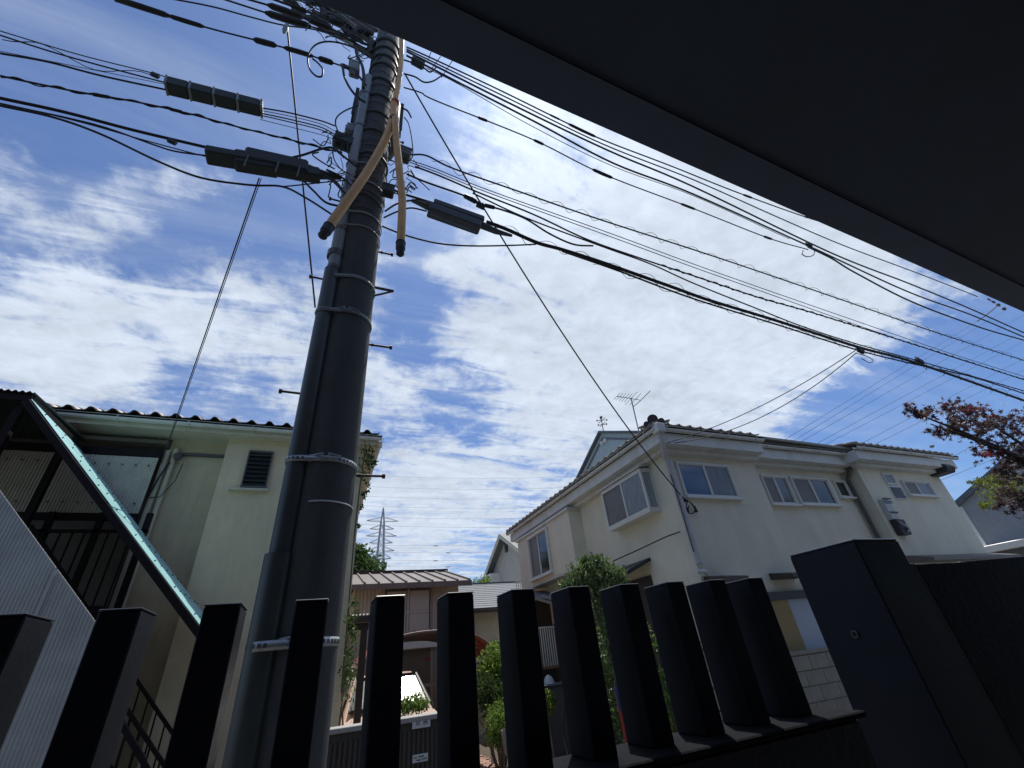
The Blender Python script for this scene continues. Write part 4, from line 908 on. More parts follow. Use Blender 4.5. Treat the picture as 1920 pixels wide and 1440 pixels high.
mb = MB(); mb.bar((-1.55, 6.0, -.1), (-.75, 6.0, -1.05), .045, .045); mb.bar((-1.55, 6.0, -.1), (-1.55, 6.0, G), .04, .04); o = mb.build('handrail', 'dark_steel'); tag(o, 'short dark handrail slanting down beside the foot of the outside stair', 'handrail')

# ------------------------------------------------------------------ white house on the right
RH = thing('white_house', 'off-white stuccoed two-storey house with tiled roof on the right', 'house', (9, 8, G))
X0 = 5.8; Y1, Y2, Y3 = 5.95, 6.12, 5.80; XA, XB, XC = 8.15, 11.3, 14.65; YB = 12.7; ZT = 3.30
MB().box(X0, XA, Y1, YB, G, ZT).build('wall', 'white_stucco', RH)
MB().box(XA+.001, XB, Y2, YB-.1, G, ZT-.02).build('wall', 'white_stucco', RH, label='slightly recessed middle bay')
MB().box(XB+.001, XC, Y3, YB-.2, G, ZT-.01).build('wall', 'white_stucco', RH, label='projecting right bay')
# eaves: stepped soffit mouldings + fascia + gutter for every bay
def eave(x0, x1, y, dz=0., left=False, right=False):
    o1, o2 = .16, .34
    MB().box(x0-(o1 if left else 0), x1+(o1 if right else 0), y-o1, y-.001, ZT-.32+dz, ZT-.24+dz).build('moulding', 'white_trim', RH, bevel=.004)
    MB().box(x0-(o2 if left else 0), x1+(o2 if right else 0), y-o2, y-.001, ZT-.238+dz, ZT-.02+dz).build('eave_box', 'white_trim', RH, bevel=.004)
    gutter([(x0-(o2+.07 if left else 0), y-o2-.065, ZT+.02+dz), (x1+(o2+.07 if right else 0), y-o2-.065, ZT+.02+dz)], .055, RH)
eave(X0, XA, Y1, left=True); eave(XA+.002, XB-.15, Y2, -.03); eave(XB, XC, Y3, -.0, left=True, right=True)
MB().box(X0-.16, X0-.001, Y1+.001, YB, ZT-.32, ZT-.24).build('moulding', 'white_trim', RH, bevel=.004)
MB().box(X0-.34, X0-.001, Y1+.001, YB+.3, ZT-.238, ZT-.02).build('eave_box', 'white_trim', RH, bevel=.004)
gutter([(X0-.405, YB+.35, ZT+.02), (X0-.405, Y1-.40, ZT+.02)], .055, RH)
# roof with tiles along the two visible eaves
rx0, ry0, rz = X0-.42, Y1-.42, ZT+.07
mb = MB(); hx, hy = rx0+3.3, ry0+3.6
mb.prism([(rx0, ry0, rz), (XC+.4, ry0+.15, rz), (XC-2.5, hy, rz+1.05), (hx, hy, rz+1.05)], (0, 0, .05))
mb.prism([(rx0, YB+.4, rz), (rx0, ry0, rz), (hx, hy, rz+1.05), (hx, YB-2.5, rz+1.05)], (0, 0, .05)); mb.prism([(hx, hy, rz+1.05), (XC-2.5, hy, rz+1.05), (XC, YB+.4, rz), (rx0, YB+.4, rz), (hx, YB-2.5, rz+1.05)], (0, 0, .05)); mb.build('roof', 'tile_cream', RH)
tm2 = roof_tile_mesh(.265, .3, .022, 'tile_cream'); rp = math.atan2(1.05, 3.6)
x = X0-.25
while x < XC+.3:
    y0_ = Y1 if x < XA else Y2 if x < XB-.3 else Y3
    for j in range(2): put('roof_tile', tm2, RH, (x, y0_-.44+j*.25, rz+.05+j*.25*math.sin(rp)), (rp, 0, random.uniform(-.01, .01)))
    x += .265
y = Y1-.2
while y < YB+.4:
    for j in range(2): put('roof_tile', tm2, RH, (X0-.45+j*.25, y, rz+.05+j*.07), (rp, 0, -math.pi/2+random.uniform(-.01, .01)))
    y += .265
# corner ornament (ridge end tile) and hip ridge
q = np.array([X0-.30, Y1-.30, rz+.08]); mb = MB()
mb.tube([q+[0, 0, 0], q+[.9, .98, .34]], .075, 10); mb.build('hip_ridge', 'tile_grey', RH)
mb = MB(); mb.tube([q+[-.02, -.02, .10], q+[.12, .12, .13]], .10, 14); mb.tube([q+[-.12, .06, .03], q+[-.02, .16, .04]], .06, 10); mb.tube([q+[.08, -.12, .03], q+[.16, -.02, .04]], .06, 10); mb.build('ridge_end_tile', 'tile_dark', RH)
q = onY(1747, 836, Y3+.1); mb = MB(); mb.tube([q-[.06, 0, .03], q+[.05, 0, 0]], .04, 10); mb.build('ridge_end_tile', 'tile_grey', RH)
# windows, street face
W1 = Wall('Y', Y1); W2 = Wall('Y', Y2); W3 = Wall('Y', Y3); WX = Wall('X', X0)
pxwin(W1, 1264, 866, 1386, 936, RH, ['glass_sky_tint', 'glass_lace_dim'], label='sliding window with reflected sky blue put into its glass colour', t=.03, dep=.05)
pxwin(W2, 1422, 891, 1494, 948, RH, ['glass_screen', 'glass_lace_dim'], label='left of the two paired windows', t=.03, dep=.06)
pxwin(W2, 1477, 894, 1571, 949, RH, ['glass_screen', 'glass_dark'], label='right of the two paired windows', t=.03, dep=.06)
pxwin(W2, 1559, 901, 1597, 934, RH, ['glass_dark'], label='small dark window by the downpipe', t=.022, dep=.05)
pxwin(W3, 1650, 887, 1682, 910, RH, ['frosted'], label='small frosted window of the right bay', t=.02, sill=False, dep=.04)
pxwin(W3, 1686, 901, 1754, 932, RH, ['glass_screen', 'frosted'], label='sliding window of the right bay', t=.025, dep=.06)
# louvred vent window
u0, zt = W3.uz(1666, 913); u1, zb = W3.uz(1698, 935); mb = MB(); W3.box(mb, u0-.03, u1+.03, zb-.03, zt+.03, .002, .02); lv = mb.build('louvre_window', 'alu', RH)
mb = MB(); W3.box(mb, u0, u1, zb, zt, .021, .024); mb.build('backing', 'glass_dark', lv)
for k in range(6):
    z = zb+(zt-zb)*(k+.1)/6; mb = MB(); W3.box(mb, u0, u1, z, z+.012, .025, .05); mb.build('louvre', 'glass_dark', lv)
# meter boxes
def wbox(W_, xa, ya, xb, yb, d, m, name, parent, label=None, bevel=.006):
    ua, za = W_.uz(xa, ya); ub, zb_ = W_.uz(xb, yb); mb = MB(); W_.box(mb, ua, ub, zb_, za, .002, d); return mb.build(name, m, parent, bevel=bevel, label=label)
mbx = wbox(W3, 1645, 938, 1678, 976, .10, 'meter_box', 'meter_box', RH, 'pale electric meter box')
u0, zt = W3.uz(1648, 941); u1, zb = W3.uz(1665, 947); mb = MB(); W3.box(mb, u0, u1, zb, zt, .102, .112); mb.build('meter_glass', 'glass_dark', mbx)
mb = MB(); W3.box(mb, u0, u1, zb-.22, zb-.18, .102, .108); W3.box(mb, u0-.01, u1, zt+.03, zt+.05, .102, .13); mb.build('slot', 'vent_dark', mbx)
mb2 = wbox(W3, 1667, 977, 1698, 1005, .14, 'vent_dark', 'gas_heater', RH, 'dark water heater with pipes')
u0, zt = W3.uz(1672, 982); u1, zb = W3.uz(1694, 1002); mb = MB()
mb.tube(cr_spline([W3.pt(u0, zt, .15), W3.pt((u0+u1)/2, (zt+zb)/2, .19), W3.pt(u1, zb+.08, .16)], 5), .018, 6); mb.tube(cr_spline([W3.pt(u0+.1, zb+.02, .15), W3.pt((u0+u1)/2+.05, (zt+zb)/2-.06, .18), W3.pt(u1, zt-.05, .15)], 5), .014, 6); mb.build('pipe', 'meter_box', mb2)
# dark vent hood high on the right bay
u0, zt = W3.uz(1733, 874); u1, zb = W3.uz(1760, 895); mb = MB(); hd = .42
prof = [(0, zb), (0, zt), (hd*.45, zt-.01), (hd*.75, zt-.05), (hd*.95, zt-.13), (hd, zb+.12), (hd*.85, zb)]
mb.prism([W3.pt(u0, z, .003+d) for d, z in prof], (u1-u0+.05, 0, 0)); mb.build('vent_hood', 'vent_dark', RH, bevel=.012)
# downpipes
def pipe(pts, r, m, parent, name='downpipe'): mb = MB(); mb.tube(pts, r, 10); return mb.build(name, m, parent)
pipe([(X0-.33, Y1-.40, ZT-.02), (X0-.33, Y1-.40, ZT-.12), (X0-.10, Y1-.12, ZT-.42), (X0-.03, Y1-.09, ZT-.5), (X0-.03, Y1-.09, 1.02)], .055, 'pipe_grey', RH)
pipe([(X0+.07, Y1-.05, ZT-.4), (X0+.07, Y1-.05, 1.02)], .018, 'white_trim', RH, 'conduit')
MB().box(X0-.42, X0-.24, Y1-.5, Y1-.32, ZT-.08, ZT+.09).build('rainwater_head', 'white_trim', RH, bevel=.01)
pipe([(XB-.12, Y2-.42, ZT-.04), (XB-.12, Y2-.42, ZT-.12), (XB-.1, Y2-.08, ZT-.5), (XB-.1, Y2-.07, G)], .04, 'alu_dark', RH)
pipe([(X0-.20, YB-.1, ZT-.04), (X0-.1, YB-.1, ZT-.4), (X0-.07, YB-.1, G)], .035, 'white_trim', RH)
pipe([(X0-.08, Y1-.11, ZT-.75), (X0-.10, Y1-.13, 1.9), (X0-.1, Y1-.12, 1.2)], .008, 'cable', RH, 'wall_cable')
# bay window on the side face
u0, zt = WX.uz(1137, 924); u1, _ = WX.uz(1240, 880); zb = WX.uz(1160, 990)[1]
ya, yb_ = 6.42, 7.84; d = .26; zt, zb = 2.86, 2.10
bay = MB(); bay.box(X0-d, X0-.001, ya, yb_, zb-.05, zb); bay.box(X0-d, X0-.001, ya, yb_, zt, zt+.04)
for yy in (ya, yb_-.04): bay.box(X0-d, X0-d+.04, yy, yy+.04, zb, zt); bay.box(X0-.035, X0-.001, yy, yy+.04, zb, zt)
bay = bay.build('bay_window', 'alu', RH, label='projecting bay window with lace curtain')
Wb = Wall('X', X0-d); Ws = Wall('Y', ya+.02)
mb = MB(); mb.box(X0-d+.012, X0-d+.02, ya+.04, (ya+yb_)/2-.02, zb, zt); mb.build('pane', 'glass_lace', bay)
mb = MB(); mb.box(X0-d+.018, X0-d+.026, (ya+yb_)/2-.02, yb_-.04, zb, zt); mb.build('pane', 'glass_screen', bay)
mb = MB(); mb.box(X0-d+.04, X0-.035, ya+.016, ya+.024, zb+.04, zt-.04); mb.build('pane', 'glass_lace', bay)
mb = MB(); mb.box(X0-d, X0-d+.03, (ya+yb_)/2-.035, (ya+yb_)/2, zb, zt); mb.box(X0-d-.008, X0-d+.01, ya+.04, yb_-.04, zb, zb+.035); mb.box(X0-d-.008, X0-d+.01, ya+.04, yb_-.04, zt-.035, zt); mb.box(X0-d+.04, X0-.035, ya+.005, ya+.03, zb, zb+.035); mb.box(X0-d+.04, X0-.035, ya+.005, ya+.03, zt-.035, zt); mb.build('sash', 'alu', bay)
mb = MB(); mb.prism([(X0-d-.05, ya-.05, zt+.042), (X0, ya-.05, zt+.11), (X0, yb_+.05, zt+.11), (X0-d-.05, yb_+.05, zt+.042)], (0, 0, .02)); mb.build('bay_roof', 'white_trim', bay)
# projecting room on the side face
pya = onX(1064, 955, 5.45)[1]; px0 = 5.45; zb, zt = 1.62, 2.92
MB().box(px0, X0-.001, pya, YB-.25, zb, zt).build('projecting_room', 'white_stucco', RH, bevel=.006)
MB().box(px0-.05, X0-.001, pya-.05, YB-.2, zt+.001, zt+.06).build('moulding', 'white_trim', RH, bevel=.004)
Wp = Wall('X', px0); 
ua, za = Wp.uz(991, 1010); ub, zb1 = Wp.uz(1038, 1072)
window(Wp, ub, ua, zb1, za, RH, ['glass_dark', 'glass_screen'], label='tall sliding window of the projecting room', t=.045, dep=.07)
MB().box(px0-.02, X0-.002, pya+.1, YB-.3, zb-.06, zb-.001).build('moulding', 'white_trim', RH)
# cable anchor hardware on the corner
an = thing('cable_anchor', 'black service wire anchor with hanging tails on the white house corner', 'bracket', onY(1285, 938, Y1-.03))
c = onY(1285, 938, Y1-.05); mb = MB(); mb.tube([c+[0, .06, 0], c], .03, 8); mb.tube([c-[.05, 0, -.04], c+[.05, 0, -.02]], .018, 8); mb.build('hook', 'cable', an)
for a_ in ([(1288, 940), (1287, 955), (1292, 962), (1300, 962), (1303, 955), (1298, 945), (1292, 940)], [(1296, 944), (1304, 955), (1306, 958)], [(1292, 948), (1290, 957), (1288, 961)]):
    mb = MB(); mb.tube(cr_spline([onY(x, y, Y1-.06) for x, y in a_], 5), .009, 5); mb.build('tail', 'cable', an)
c = onY(1304, 955, Y1-.06); mb = MB(); mb.tube([c+[0, 0, .06], c-[0, 0, .05]], [.015, .035], 6); mb.tube([c+[-.17, 0, .03], c-[.19, 0, .05]], [.012, .026], 6); mb.build('weight', 'cable', an)
c = onX(1276, 997, X0-.1); o = MB(); o.tube([onX(1275, 997, X0-.12), onX(1250, 1006, X0-.14), onX(1190, 1034, X0-.3), onX(1150, 1052, X0-.5)], .011, 6); o = o.build('service_drop', 'cable'); tag(o, 'thin wire slanting along the side wall of the white house to the shrub', 'cable')
# small first-floor hoods and shop front at the foot of the street face
u0, z0_ = W1.uz(1430, 1085); u1, z1_ = W1.uz(1490, 1083)
for (xa_, xb_) in ((5.86, 6.35), (u1-.62, u1)):
    mb = MB(); mb.prism([(xa_, Y1-.001, z0_+.08), (xa_, Y1-.45, z0_-.0), (xa_, Y1-.45, z0_-.05), (xa_, Y1-.001, z0_-.03)], (xb_-xa_, 0, 0)); mb.build('window_hood', 'brown_dark', RH)
q = onY(1306, 1071, Y1-.12); mb = MB(); mb.tube([q, q+[.18, 0, -.01], q+[.24, .05, -.05]], .035, 10); mb.build('pipe_elbow', 'white_trim', RH)
def wb(xa, ya, xb, yb, d0, d1, name, m, W_=W1, label=None):
    ua, za = W_.uz(xa, ya); ub, zb_ = W_.uz(xb, yb); mb = MB(); W_.box(mb, ua, ub, zb_, za, d0, d1); return mb.build(name, m, RH, label=label)
lw = wb(1430, 1112, 1530, 1120, .002, .09, 'lintel', 'vent_dark')
z_h = W1.uz(1480, 1120)[1]; z_l = W1.uz(1500, 1222)[1]; ux = W1.uz(1470, 1122)[0]
mb = MB(); W1.box(mb, 5.9+.35, ux, z_l, z_h, .002, .05); sc_ = mb.build('reed_screen', 'bamboo', RH, label='tan reed blind hung in the ground-floor opening')
mb = MB()
for k in range(34): z = z_l+(z_h-z_l)*k/34; W1.box(mb, 5.9+.35, ux, z, z+.010, .051, .060)
mb.build('reed', 'bamboo', sc_, kind='stuff')
mb = MB(); W1.box(mb, ux+.01, ux+1.05, z_l, z_h, .002, .03); mb.build('pale_shutter', 'pale_sheet', RH, label='smooth pale blue-grey sheet beside the reed blind')
mb = MB(); ua, za = W3.uz(1735, 1050); ub, zb_ = W3.uz(1862, 1040); mb.prism([(ua-.6, Y3-.001, za+.10), (ua-.6, Y3-.45, za-.02), (ua-.6, Y3-.45, za-.08), (ua-.6, Y3-.001, za-.05)], (ub-ua+.6, 0, 0)); mb.build('low_roof', 'brown_metal', RH)

# block wall in front of the white house
BW = thing('block_wall', 'low tan concrete block wall in front of the white house', 'wall', (7, 5.75, G))
ztop = onY(1500, 1224, 5.6)[2]
MB().box(5.9, 15, 5.615, 5.72, G, ztop-.03).build('core', 'concrete', BW)
MB().box(5.88, 15, 5.585, 5.73, ztop-.028, ztop+.02).build('coping', 'block', BW, bevel=.006)
bh = .19; k = 0; z = ztop-.035-bh; blk = bpy.data.meshes.new('block'); b_ = MB().box(0, .39, 0, .03, 0, bh-.008); blk.from_pydata(b_.v, [], b_.f)
bm = bmesh.new(); bm.from_mesh(blk); bmesh.ops.bevel(bm, geom=list(bm.edges), offset=.004, segments=1, affect='EDGES'); bm.to_mesh(blk); bm.free(); blk.materials.append(MATS['block'])
row = 0
while z > G-.1:
    x = 5.9-(.2 if row % 2 else 0)
    while x < 9.5: put('block', blk, BW, (x, 5.585+random.uniform(-.001, .001), z)); x += .398
    z -= bh; row += 1

# TV antenna
at_ = thing('tv_antenna', 'spindly television aerial on a thin mast above the white house roof', 'antenna', onX(1193, 800, 7.2))
Xa = 7.2; m0 = onX(1195, 803, Xa); m1 = onX(1183, 746, Xa); mb = MB(); mb.tube([m0-[0, 0, .5], m1], .016, 6); mb.build('mast', 'galv_dull', at_)
g0 = onX(1157, 743, Xa); g1 = onX(1202, 750, Xa); mb = MB(); mb.tube([g0, g1], .012, 6); mb.build('boom', 'galv_dull', at_)
dd = np.array([.8, .25, .45]); dd /= np.linalg.norm(dd)
mb = MB()
for t, l_ in ((0, .32), (.12, .34), (.24, .36), (.36, .4), (.48, .42), (.6, .6), (.78, .5)):
    p = g0+(g1-g0)*t; v = onX(1180, 700, Xa)-onX(1160, 722, Xa); v = v/np.linalg.norm(v)*l_; mb.tube([p-v*.5, p+v*.5], .007, 5)
mb.tube([onX(1187, 763, Xa), onX(1202, 750, Xa), onX(1219, 733, Xa)], .01, 5); mb.build('element', 'galv_dull', at_)

# teal-grey house behind with weathervane
TH = thing('teal_house', 'pale teal gable rising behind the white house roof', 'house', (12, 19, G))
XT = 13.0; pk_ = onX(1128, 812, XT); YT = pk_[1]; lf = onX(1095, 880, XT); rt_ = onX(1190, 807, XT)
sl2 = (pk_[2]-lf[2])/(lf[1]-pk_[1]); hw = 4.2; zr = pk_[2]
mb = MB(); mb.prism([(XT, YT-hw, zr-sl2*hw), (XT, YT-hw, G), (XT, YT+hw, G), (XT, YT+hw, zr-sl2*hw), (XT, YT, zr)], (7, 0, 0)); mb.build('wall', 'teal_wall', TH)
for s_ in (-1, 1):
    mb = MB(); mb.prism([(XT-.18, YT, zr+.12), (XT-.18, YT+s_*(hw+.3), zr+.12-sl2*(hw+.3)), (XT-.18, YT+s_*(hw+.3), zr+.02-sl2*(hw+.3)), (XT-.18, YT, zr+.004)], (7.4, 0, 0)); mb.build('roof', 'slate', TH)
    mb = MB(); mb.prism([(XT-.05, YT, zr-.26), (XT-.05, YT+s_*hw, zr-.26-sl2*hw), (XT-.05, YT+s_*hw, zr-.36-sl2*hw), (XT-.05, YT, zr-.36)], (.048, 0, 0)); mb.build('trim', 'slate', TH)
for a_ in ((1130, 831), (1136, 826)):
    q = onX(*a_, XT-.02); mb = MB(); mb.tube([q, q-[.12, 0, 0]], [.13, .10], 12); mb.build('vent_cap', 'white_trim', TH)
wv = thing('weathervane', 'thin black weathervane with crossed arms on the teal gable peak', 'weathervane', onY(1132, 811, YT)*[1, 1, 1])
mb = MB(); q0 = onY(1132, 812, YT); q1 = onY(1127, 783, YT); mb.tube([q0, q1], .025, 6); mb.build('mast', 'bolt_metal', wv)
mb = MB()
for y_, l_ in ((796, .28), (788, .33)):
    c = onY(1129.5-(796-y_)*.1, y_, YT); mb.tube([c-[l_, 0, .06], c+[l_, 0, .06]], .018, 5); mb.tube([c-[0, l_, 0], c+[0, l_, 0]], .018, 5)
    for s_ in (-1, 1): mb.tube([c+[s_*l_, 0, s_*.06-.05], c+[s_*l_, 0, s_*.06+.05]], .03, 5)
mb.build('arms', 'bolt_metal', wv); mb = MB(); mb.tube([q1-[.05, 0, .1], q1+[0, 0, .02], q1+[.08, 0, .1]], [.03, .09, .02], 6); mb.build('figure', 'bolt_metal', wv)

# ------------------------------------------------------------------ middle distance houses
SH = thing('storage_house', 'low beige ribbed-metal house with brown standing-seam roof behind the pole', 'house', (2.5, 14, G))
YS = 14.0
l = onY(672, 1106, YS); r = onY(868, 1094, YS); tz = r[2]
mb = MB(); corrugated(mb, (l[0]-.1, YS, G), (r[0]-l[0]-.05, 0, 0), (0, 0, tz-G), 30, .012, (0, -1, 0)); mb.build('wall', 'shed_wall', SH)
MB().box(l[0]-.1, r[0]-.15, YS+.03, YS+5, G, tz-.02).build('wall', 'shed_wall', SH)
zr_ = tz+.75; mb = MB(); mb.prism([(l[0]-.3, YS-.4, tz-.03), (r[0]+.15, YS-.4, tz-.03), (r[0]+.15, YS+2.6, zr_), (l[0]-.3, YS+2.6, zr_)], (0, 0, .06)); mb.build('roof', 'brown_metal', SH)
nS = 10
for k in range(nS):
    x = l[0]-.25+(r[0]-l[0]+.35)*k/(nS-1); mb = MB(); mb.bar((x, YS-.42, tz+.05), (x, YS+2.6, zr_+.08), .045, .05); mb.build('seam', 'brown_metal', SH)
mb = MB(); mb.bar((l[0]-.3, YS+2.6, zr_+.08), (r[0]+.2, YS+2.6, zr_+.08), .16, .12); mb.build('ridge', 'tile_dark', SH)
MB().box(l[0]-.3, r[0]+.15, YS-.44, YS-.405, tz-.12, tz+.02).build('fascia', 'brown_metal', SH)
Wm = Wall('Y', YS-.02)
def shwin(xa, ya, xb, yb, rows, name='window', label=None):
    ua, za = Wm.uz(xa, ya); ub, zb_ = Wm.uz(xb, yb); mb = MB(); Wm.box(mb, ua, ub, zb_, za, .002, .06); f_ = mb.build(name, 'alu_dark', SH, label=label)
    cols = 2; cw = (ub-ua)/cols
    for i in range(cols):
        for j in range(rows):
            zz0 = zb_+(za-zb_)*j/rows; zz1 = zb_+(za-zb_)*(j+1)/rows; mb = MB(); Wm.box(mb, ua+cw*i+.05, ua+cw*(i+1)-.05, zz0+.04, zz1-.04, .061, .075); mb.build('pane', 'shed_glass', f_)
    mb = MB(); Wm.box(mb, (ua+ub)/2-.03, (ua+ub)/2+.03, zb_, za, .061, .09)
    for j in range(1, rows): zz1 = zb_+(za-zb_)*j/rows; Wm.box(mb, ua+.05, ub-.05, zz1-.035, zz1+.035, .061, .088)
    mb.build('mullion', 'shed_glass', f_)
shwin(722, 1108, 806, 1190, 2, label='tall grid window')
# door with red sticker
ua, za = Wm.uz(745, 1222); ub, zb_ = Wm.uz(812, 1330)
mb = MB(); Wm.box(mb, ua-.15, ub+.15, zb_, za+.12, .002, .08); dr = mb.build('door', 'shed_glass', SH, label='aluminium framed glass door with red sticker')
mb = MB(); Wm.box(mb, ua, ub, zb_+.1, za, .081, .10); mb.build('leaf', 'glass_screen', dr)
mb = MB(); zz1 = Wm.uz(800, 1288)[1]; Wm.box(mb, ua, ub, zz1, zz1+.08, .101, .11); Wm.box(mb, ub-.10, ub-.02, zb_, za, .101, .112); mb.build('rail', 'shed_glass', dr)
ua, za = Wm.uz(796, 1233); ub, zb_ = Wm.uz(805, 1238); mb = MB(); Wm.box(mb, ua, ub, zb_, za, .101, .106); mb.build('sticker', 'red_sign', dr)
mb = MB(); xr_ = onY(818, 1300, YS)[0]; mb.box(xr_, xr_+.16, YS-.25, YS-.1, G, onY(815, 1212, YS)[2]); mb.build('post', 'alu', SH)
mb = MB(); u_, z_ = Wm.uz(750, 1213); u2, _ = Wm.uz(816, 1209); Wm.box(mb, u_, u2, z_-.08, z_+.08, .05, .3); mb.build('awning', 'alu', SH)

GH = thing('slate_house', 'low house with grey slate roof and dull wall behind the carport', 'house', (5.5, 15.5, G))
Yg = 14.6; a = onY(870, 1147, Yg); b = onY(985, 1140, Yg); tp = onY(930, 1096, Yg+2.4)
mb = MB(); mb.box(a[0]-.3, 8.2, Yg+.2, Yg+6, G, a[2]-.05); mb.build('wall', 'gable_wall', GH)
rows_ = 13
mb0 = MB(); mb0.prism([(a[0]-.5, Yg-.2, a[2]), (8.6, Yg-.2, a[2]), (8.6, Yg+2.4, tp[2]-.03), (a[0]-.5, Yg+2.4, tp[2]-.03)], (0, 0, .02)); rf = mb0.build('roof', 'slate', GH)
for j in range(rows_):
    t0, t1 = j/rows_, (j+1.12)/rows_; ya_, yb2 = Yg-.22+2.62*t0, Yg-.22+2.62*t1; za_ = a[2]+.045+(tp[2]-a[2])*t0; zb2 = a[2]+.03+(tp[2]-a[2])*t1
    mb = MB(); mb.prism([(a[0]-.5, ya_, za_), (8.6, ya_, za_), (8.6, yb2, zb2), (a[0]-.5, yb2, zb2)], (0, 0, .014)); mb.build('slate_course', 'slate', rf)
MB().box(a[0]-.5, 8.6, Yg-.27, Yg-.225, a[2]-.09, a[2]+.02).build('fascia', 'brown_metal', GH)
MB().box(a[0]-.5, 8.6, Yg-.33, Yg-.272, a[2]-.07, a[2]-.01).build('gutter', 'vent_dark', GH)
mb = MB(); mb.bar((a[0]-.5, Yg+2.4, tp[2]+.04), (8.6, Yg+2.4, tp[2]+.04), .14, .08); mb.build('ridge', 'slate', GH)

AH = thing('gable_house', 'beige gabled house with steep grey roof between the cream and white houses', 'house', (9, 20, G))
Xg = 8.0; pk2 = onX(937, 1000, Xg); le = onX(903, 1088, Xg); ri = onX(983, 1040, Xg)
sG = ((pk2[2]-le[2])/(le[1]-pk2[1])+(pk2[2]-ri[2])/(pk2[1]-ri[1]))/2; w2 = 4.2; zp2 = pk2[2]-.15
mb = MB(); mb.prism([(Xg+.35, pk2[1]-w2, zp2-sG*w2), (Xg+.35, pk2[1]-w2, G), (Xg+.35, pk2[1]+w2, G), (Xg+.35, pk2[1]+w2, zp2-sG*w2), (Xg+.35, pk2[1], zp2)], (8, 0, 0)); mb.build('wall', 'gable_wall', AH)
for s_ in (-1, 1):
    we = w2+.35
    mb = MB(); mb.prism([(Xg, pk2[1], zp2+.16), (Xg, pk2[1]+s_*we, zp2+.16-sG*we), (Xg, pk2[1]+s_*we, zp2+.03-sG*we), (Xg, pk2[1], zp2+.005)], (8.8, 0, 0)); mb.build('roof', 'slate', AH)
    mb = MB(); mb.prism([(Xg-.04, pk2[1], zp2+.15), (Xg-.04, pk2[1]+s_*we, zp2+.15-sG*we), (Xg-.04, pk2[1]+s_*we, zp2-.05-sG*we), (Xg-.04, pk2[1], zp2-.08)], (.038, 0, 0)); mb.build('bargeboard', 'cream_trim', AH)
Wg = Wall('X', Xg+.35)
ua, za = Wg.uz(948, 1017); ub, zb_ = Wg.uz(953, 1034); mb = MB(); Wg.box(mb, ua, ub, zb_, za, .002, .08); mb.build('gable_vent', 'vent_dark', AH)
ua, za = Wg.uz(922, 1053); ub, zb_ = Wg.uz(926, 1060); mb = MB(); Wg.box(mb, ua, ub, zb_, za, .002, .08); mb.build('gable_vent', 'vent_dark', AH)
ua, za = Wg.uz(920, 1084); ub, zb_ = Wg.uz(940, 1112); window(Wg, ub, ua, zb_, za, AH, ['glass_dark', 'glass_dark'], label='upper window in the gable wall', t=.09, dep=.5)
# balcony railing by the white house
br_ = thing('balcony_rail', 'white slatted balcony rail left of the white house', 'railing', onY(978, 1100, 13.3))
a = onY(967, 1082, 13.3); b = onY(992, 1070, 13.3); mb = MB(); mb.bar(a, b+[.4, 0, 0], .05); mb.bar(a-[0, 0, .55], b+[.4, 0, -.55], .05); mb.build('rail', 'alu', br_)
for k in range(9): p = a+(b-a)*k/7; MB().box(p[0]-.012, p[0]+.012, 13.29, 13.31, p[2]-.55, p[2]).build('baluster', 'alu', br_)
# grey gable at far right
FH = thing('grey_house', 'grey rendered house with a tall gable beyond the white house', 'house', (26, 9, G))
Xf = 21.0; Yf0 = onX(1797, 945, Xf)[1]; z0f = onX(1797, 945, Xf)[2]; zt_f = onX(1880, 872, Xf); z1f = onX(1850, 1035, Xf)[2]
zz1 = onX(1920, 1022, Xf)
slf = (zt_f[2]-z0f)/(Yf0-zt_f[1])
ytop = zt_f[1]-1.0
mb = MB(); mb.prism([(Xf, Yf0, G), (Xf, Yf0, z0f), (Xf, ytop, z0f+slf*(Yf0-ytop)), (Xf, 2*ytop-Yf0, z0f), (Xf, 2*ytop-Yf0, G)], (9, 0, 0)); mb.build('wall', 'grey_wall', FH)
for s_ in (1, -1):
    mb = MB(); za_ = z0f+slf*(Yf0-ytop)+.1; mb.prism([(Xf-.15, ytop, za_), (Xf-.15, ytop+s_*(Yf0-ytop+.3), z0f+.1-slf*.3), (Xf-.15, ytop+s_*(Yf0-ytop+.3), z0f-slf*.3-.08), (Xf-.15, ytop, za_-.18)], (9.4, 0, 0)); mb.build('roof', 'slate', FH)
zq = onX(1885, 1028, Xf)[2]; MB().box(Xf-.5, Xf-.01, 2*ytop-Yf0-.3, Yf0+.6, zq-.08, zq+.14).build('canopy_edge', 'alu', FH, label='sunlit white canopy edge low on the wall', bevel=.02)
MB().box(Xf-.45, Xf-.01, 2*ytop-Yf0-.2, Yf0+.5, zq-.75, zq-.3).build('awning', 'brown_metal', FH)
MB().box(Xf-.06, Xf-.005, Yf0-.06, Yf0+.06, zq, z0f-.1).build('corner_trim', 'alu', FH)

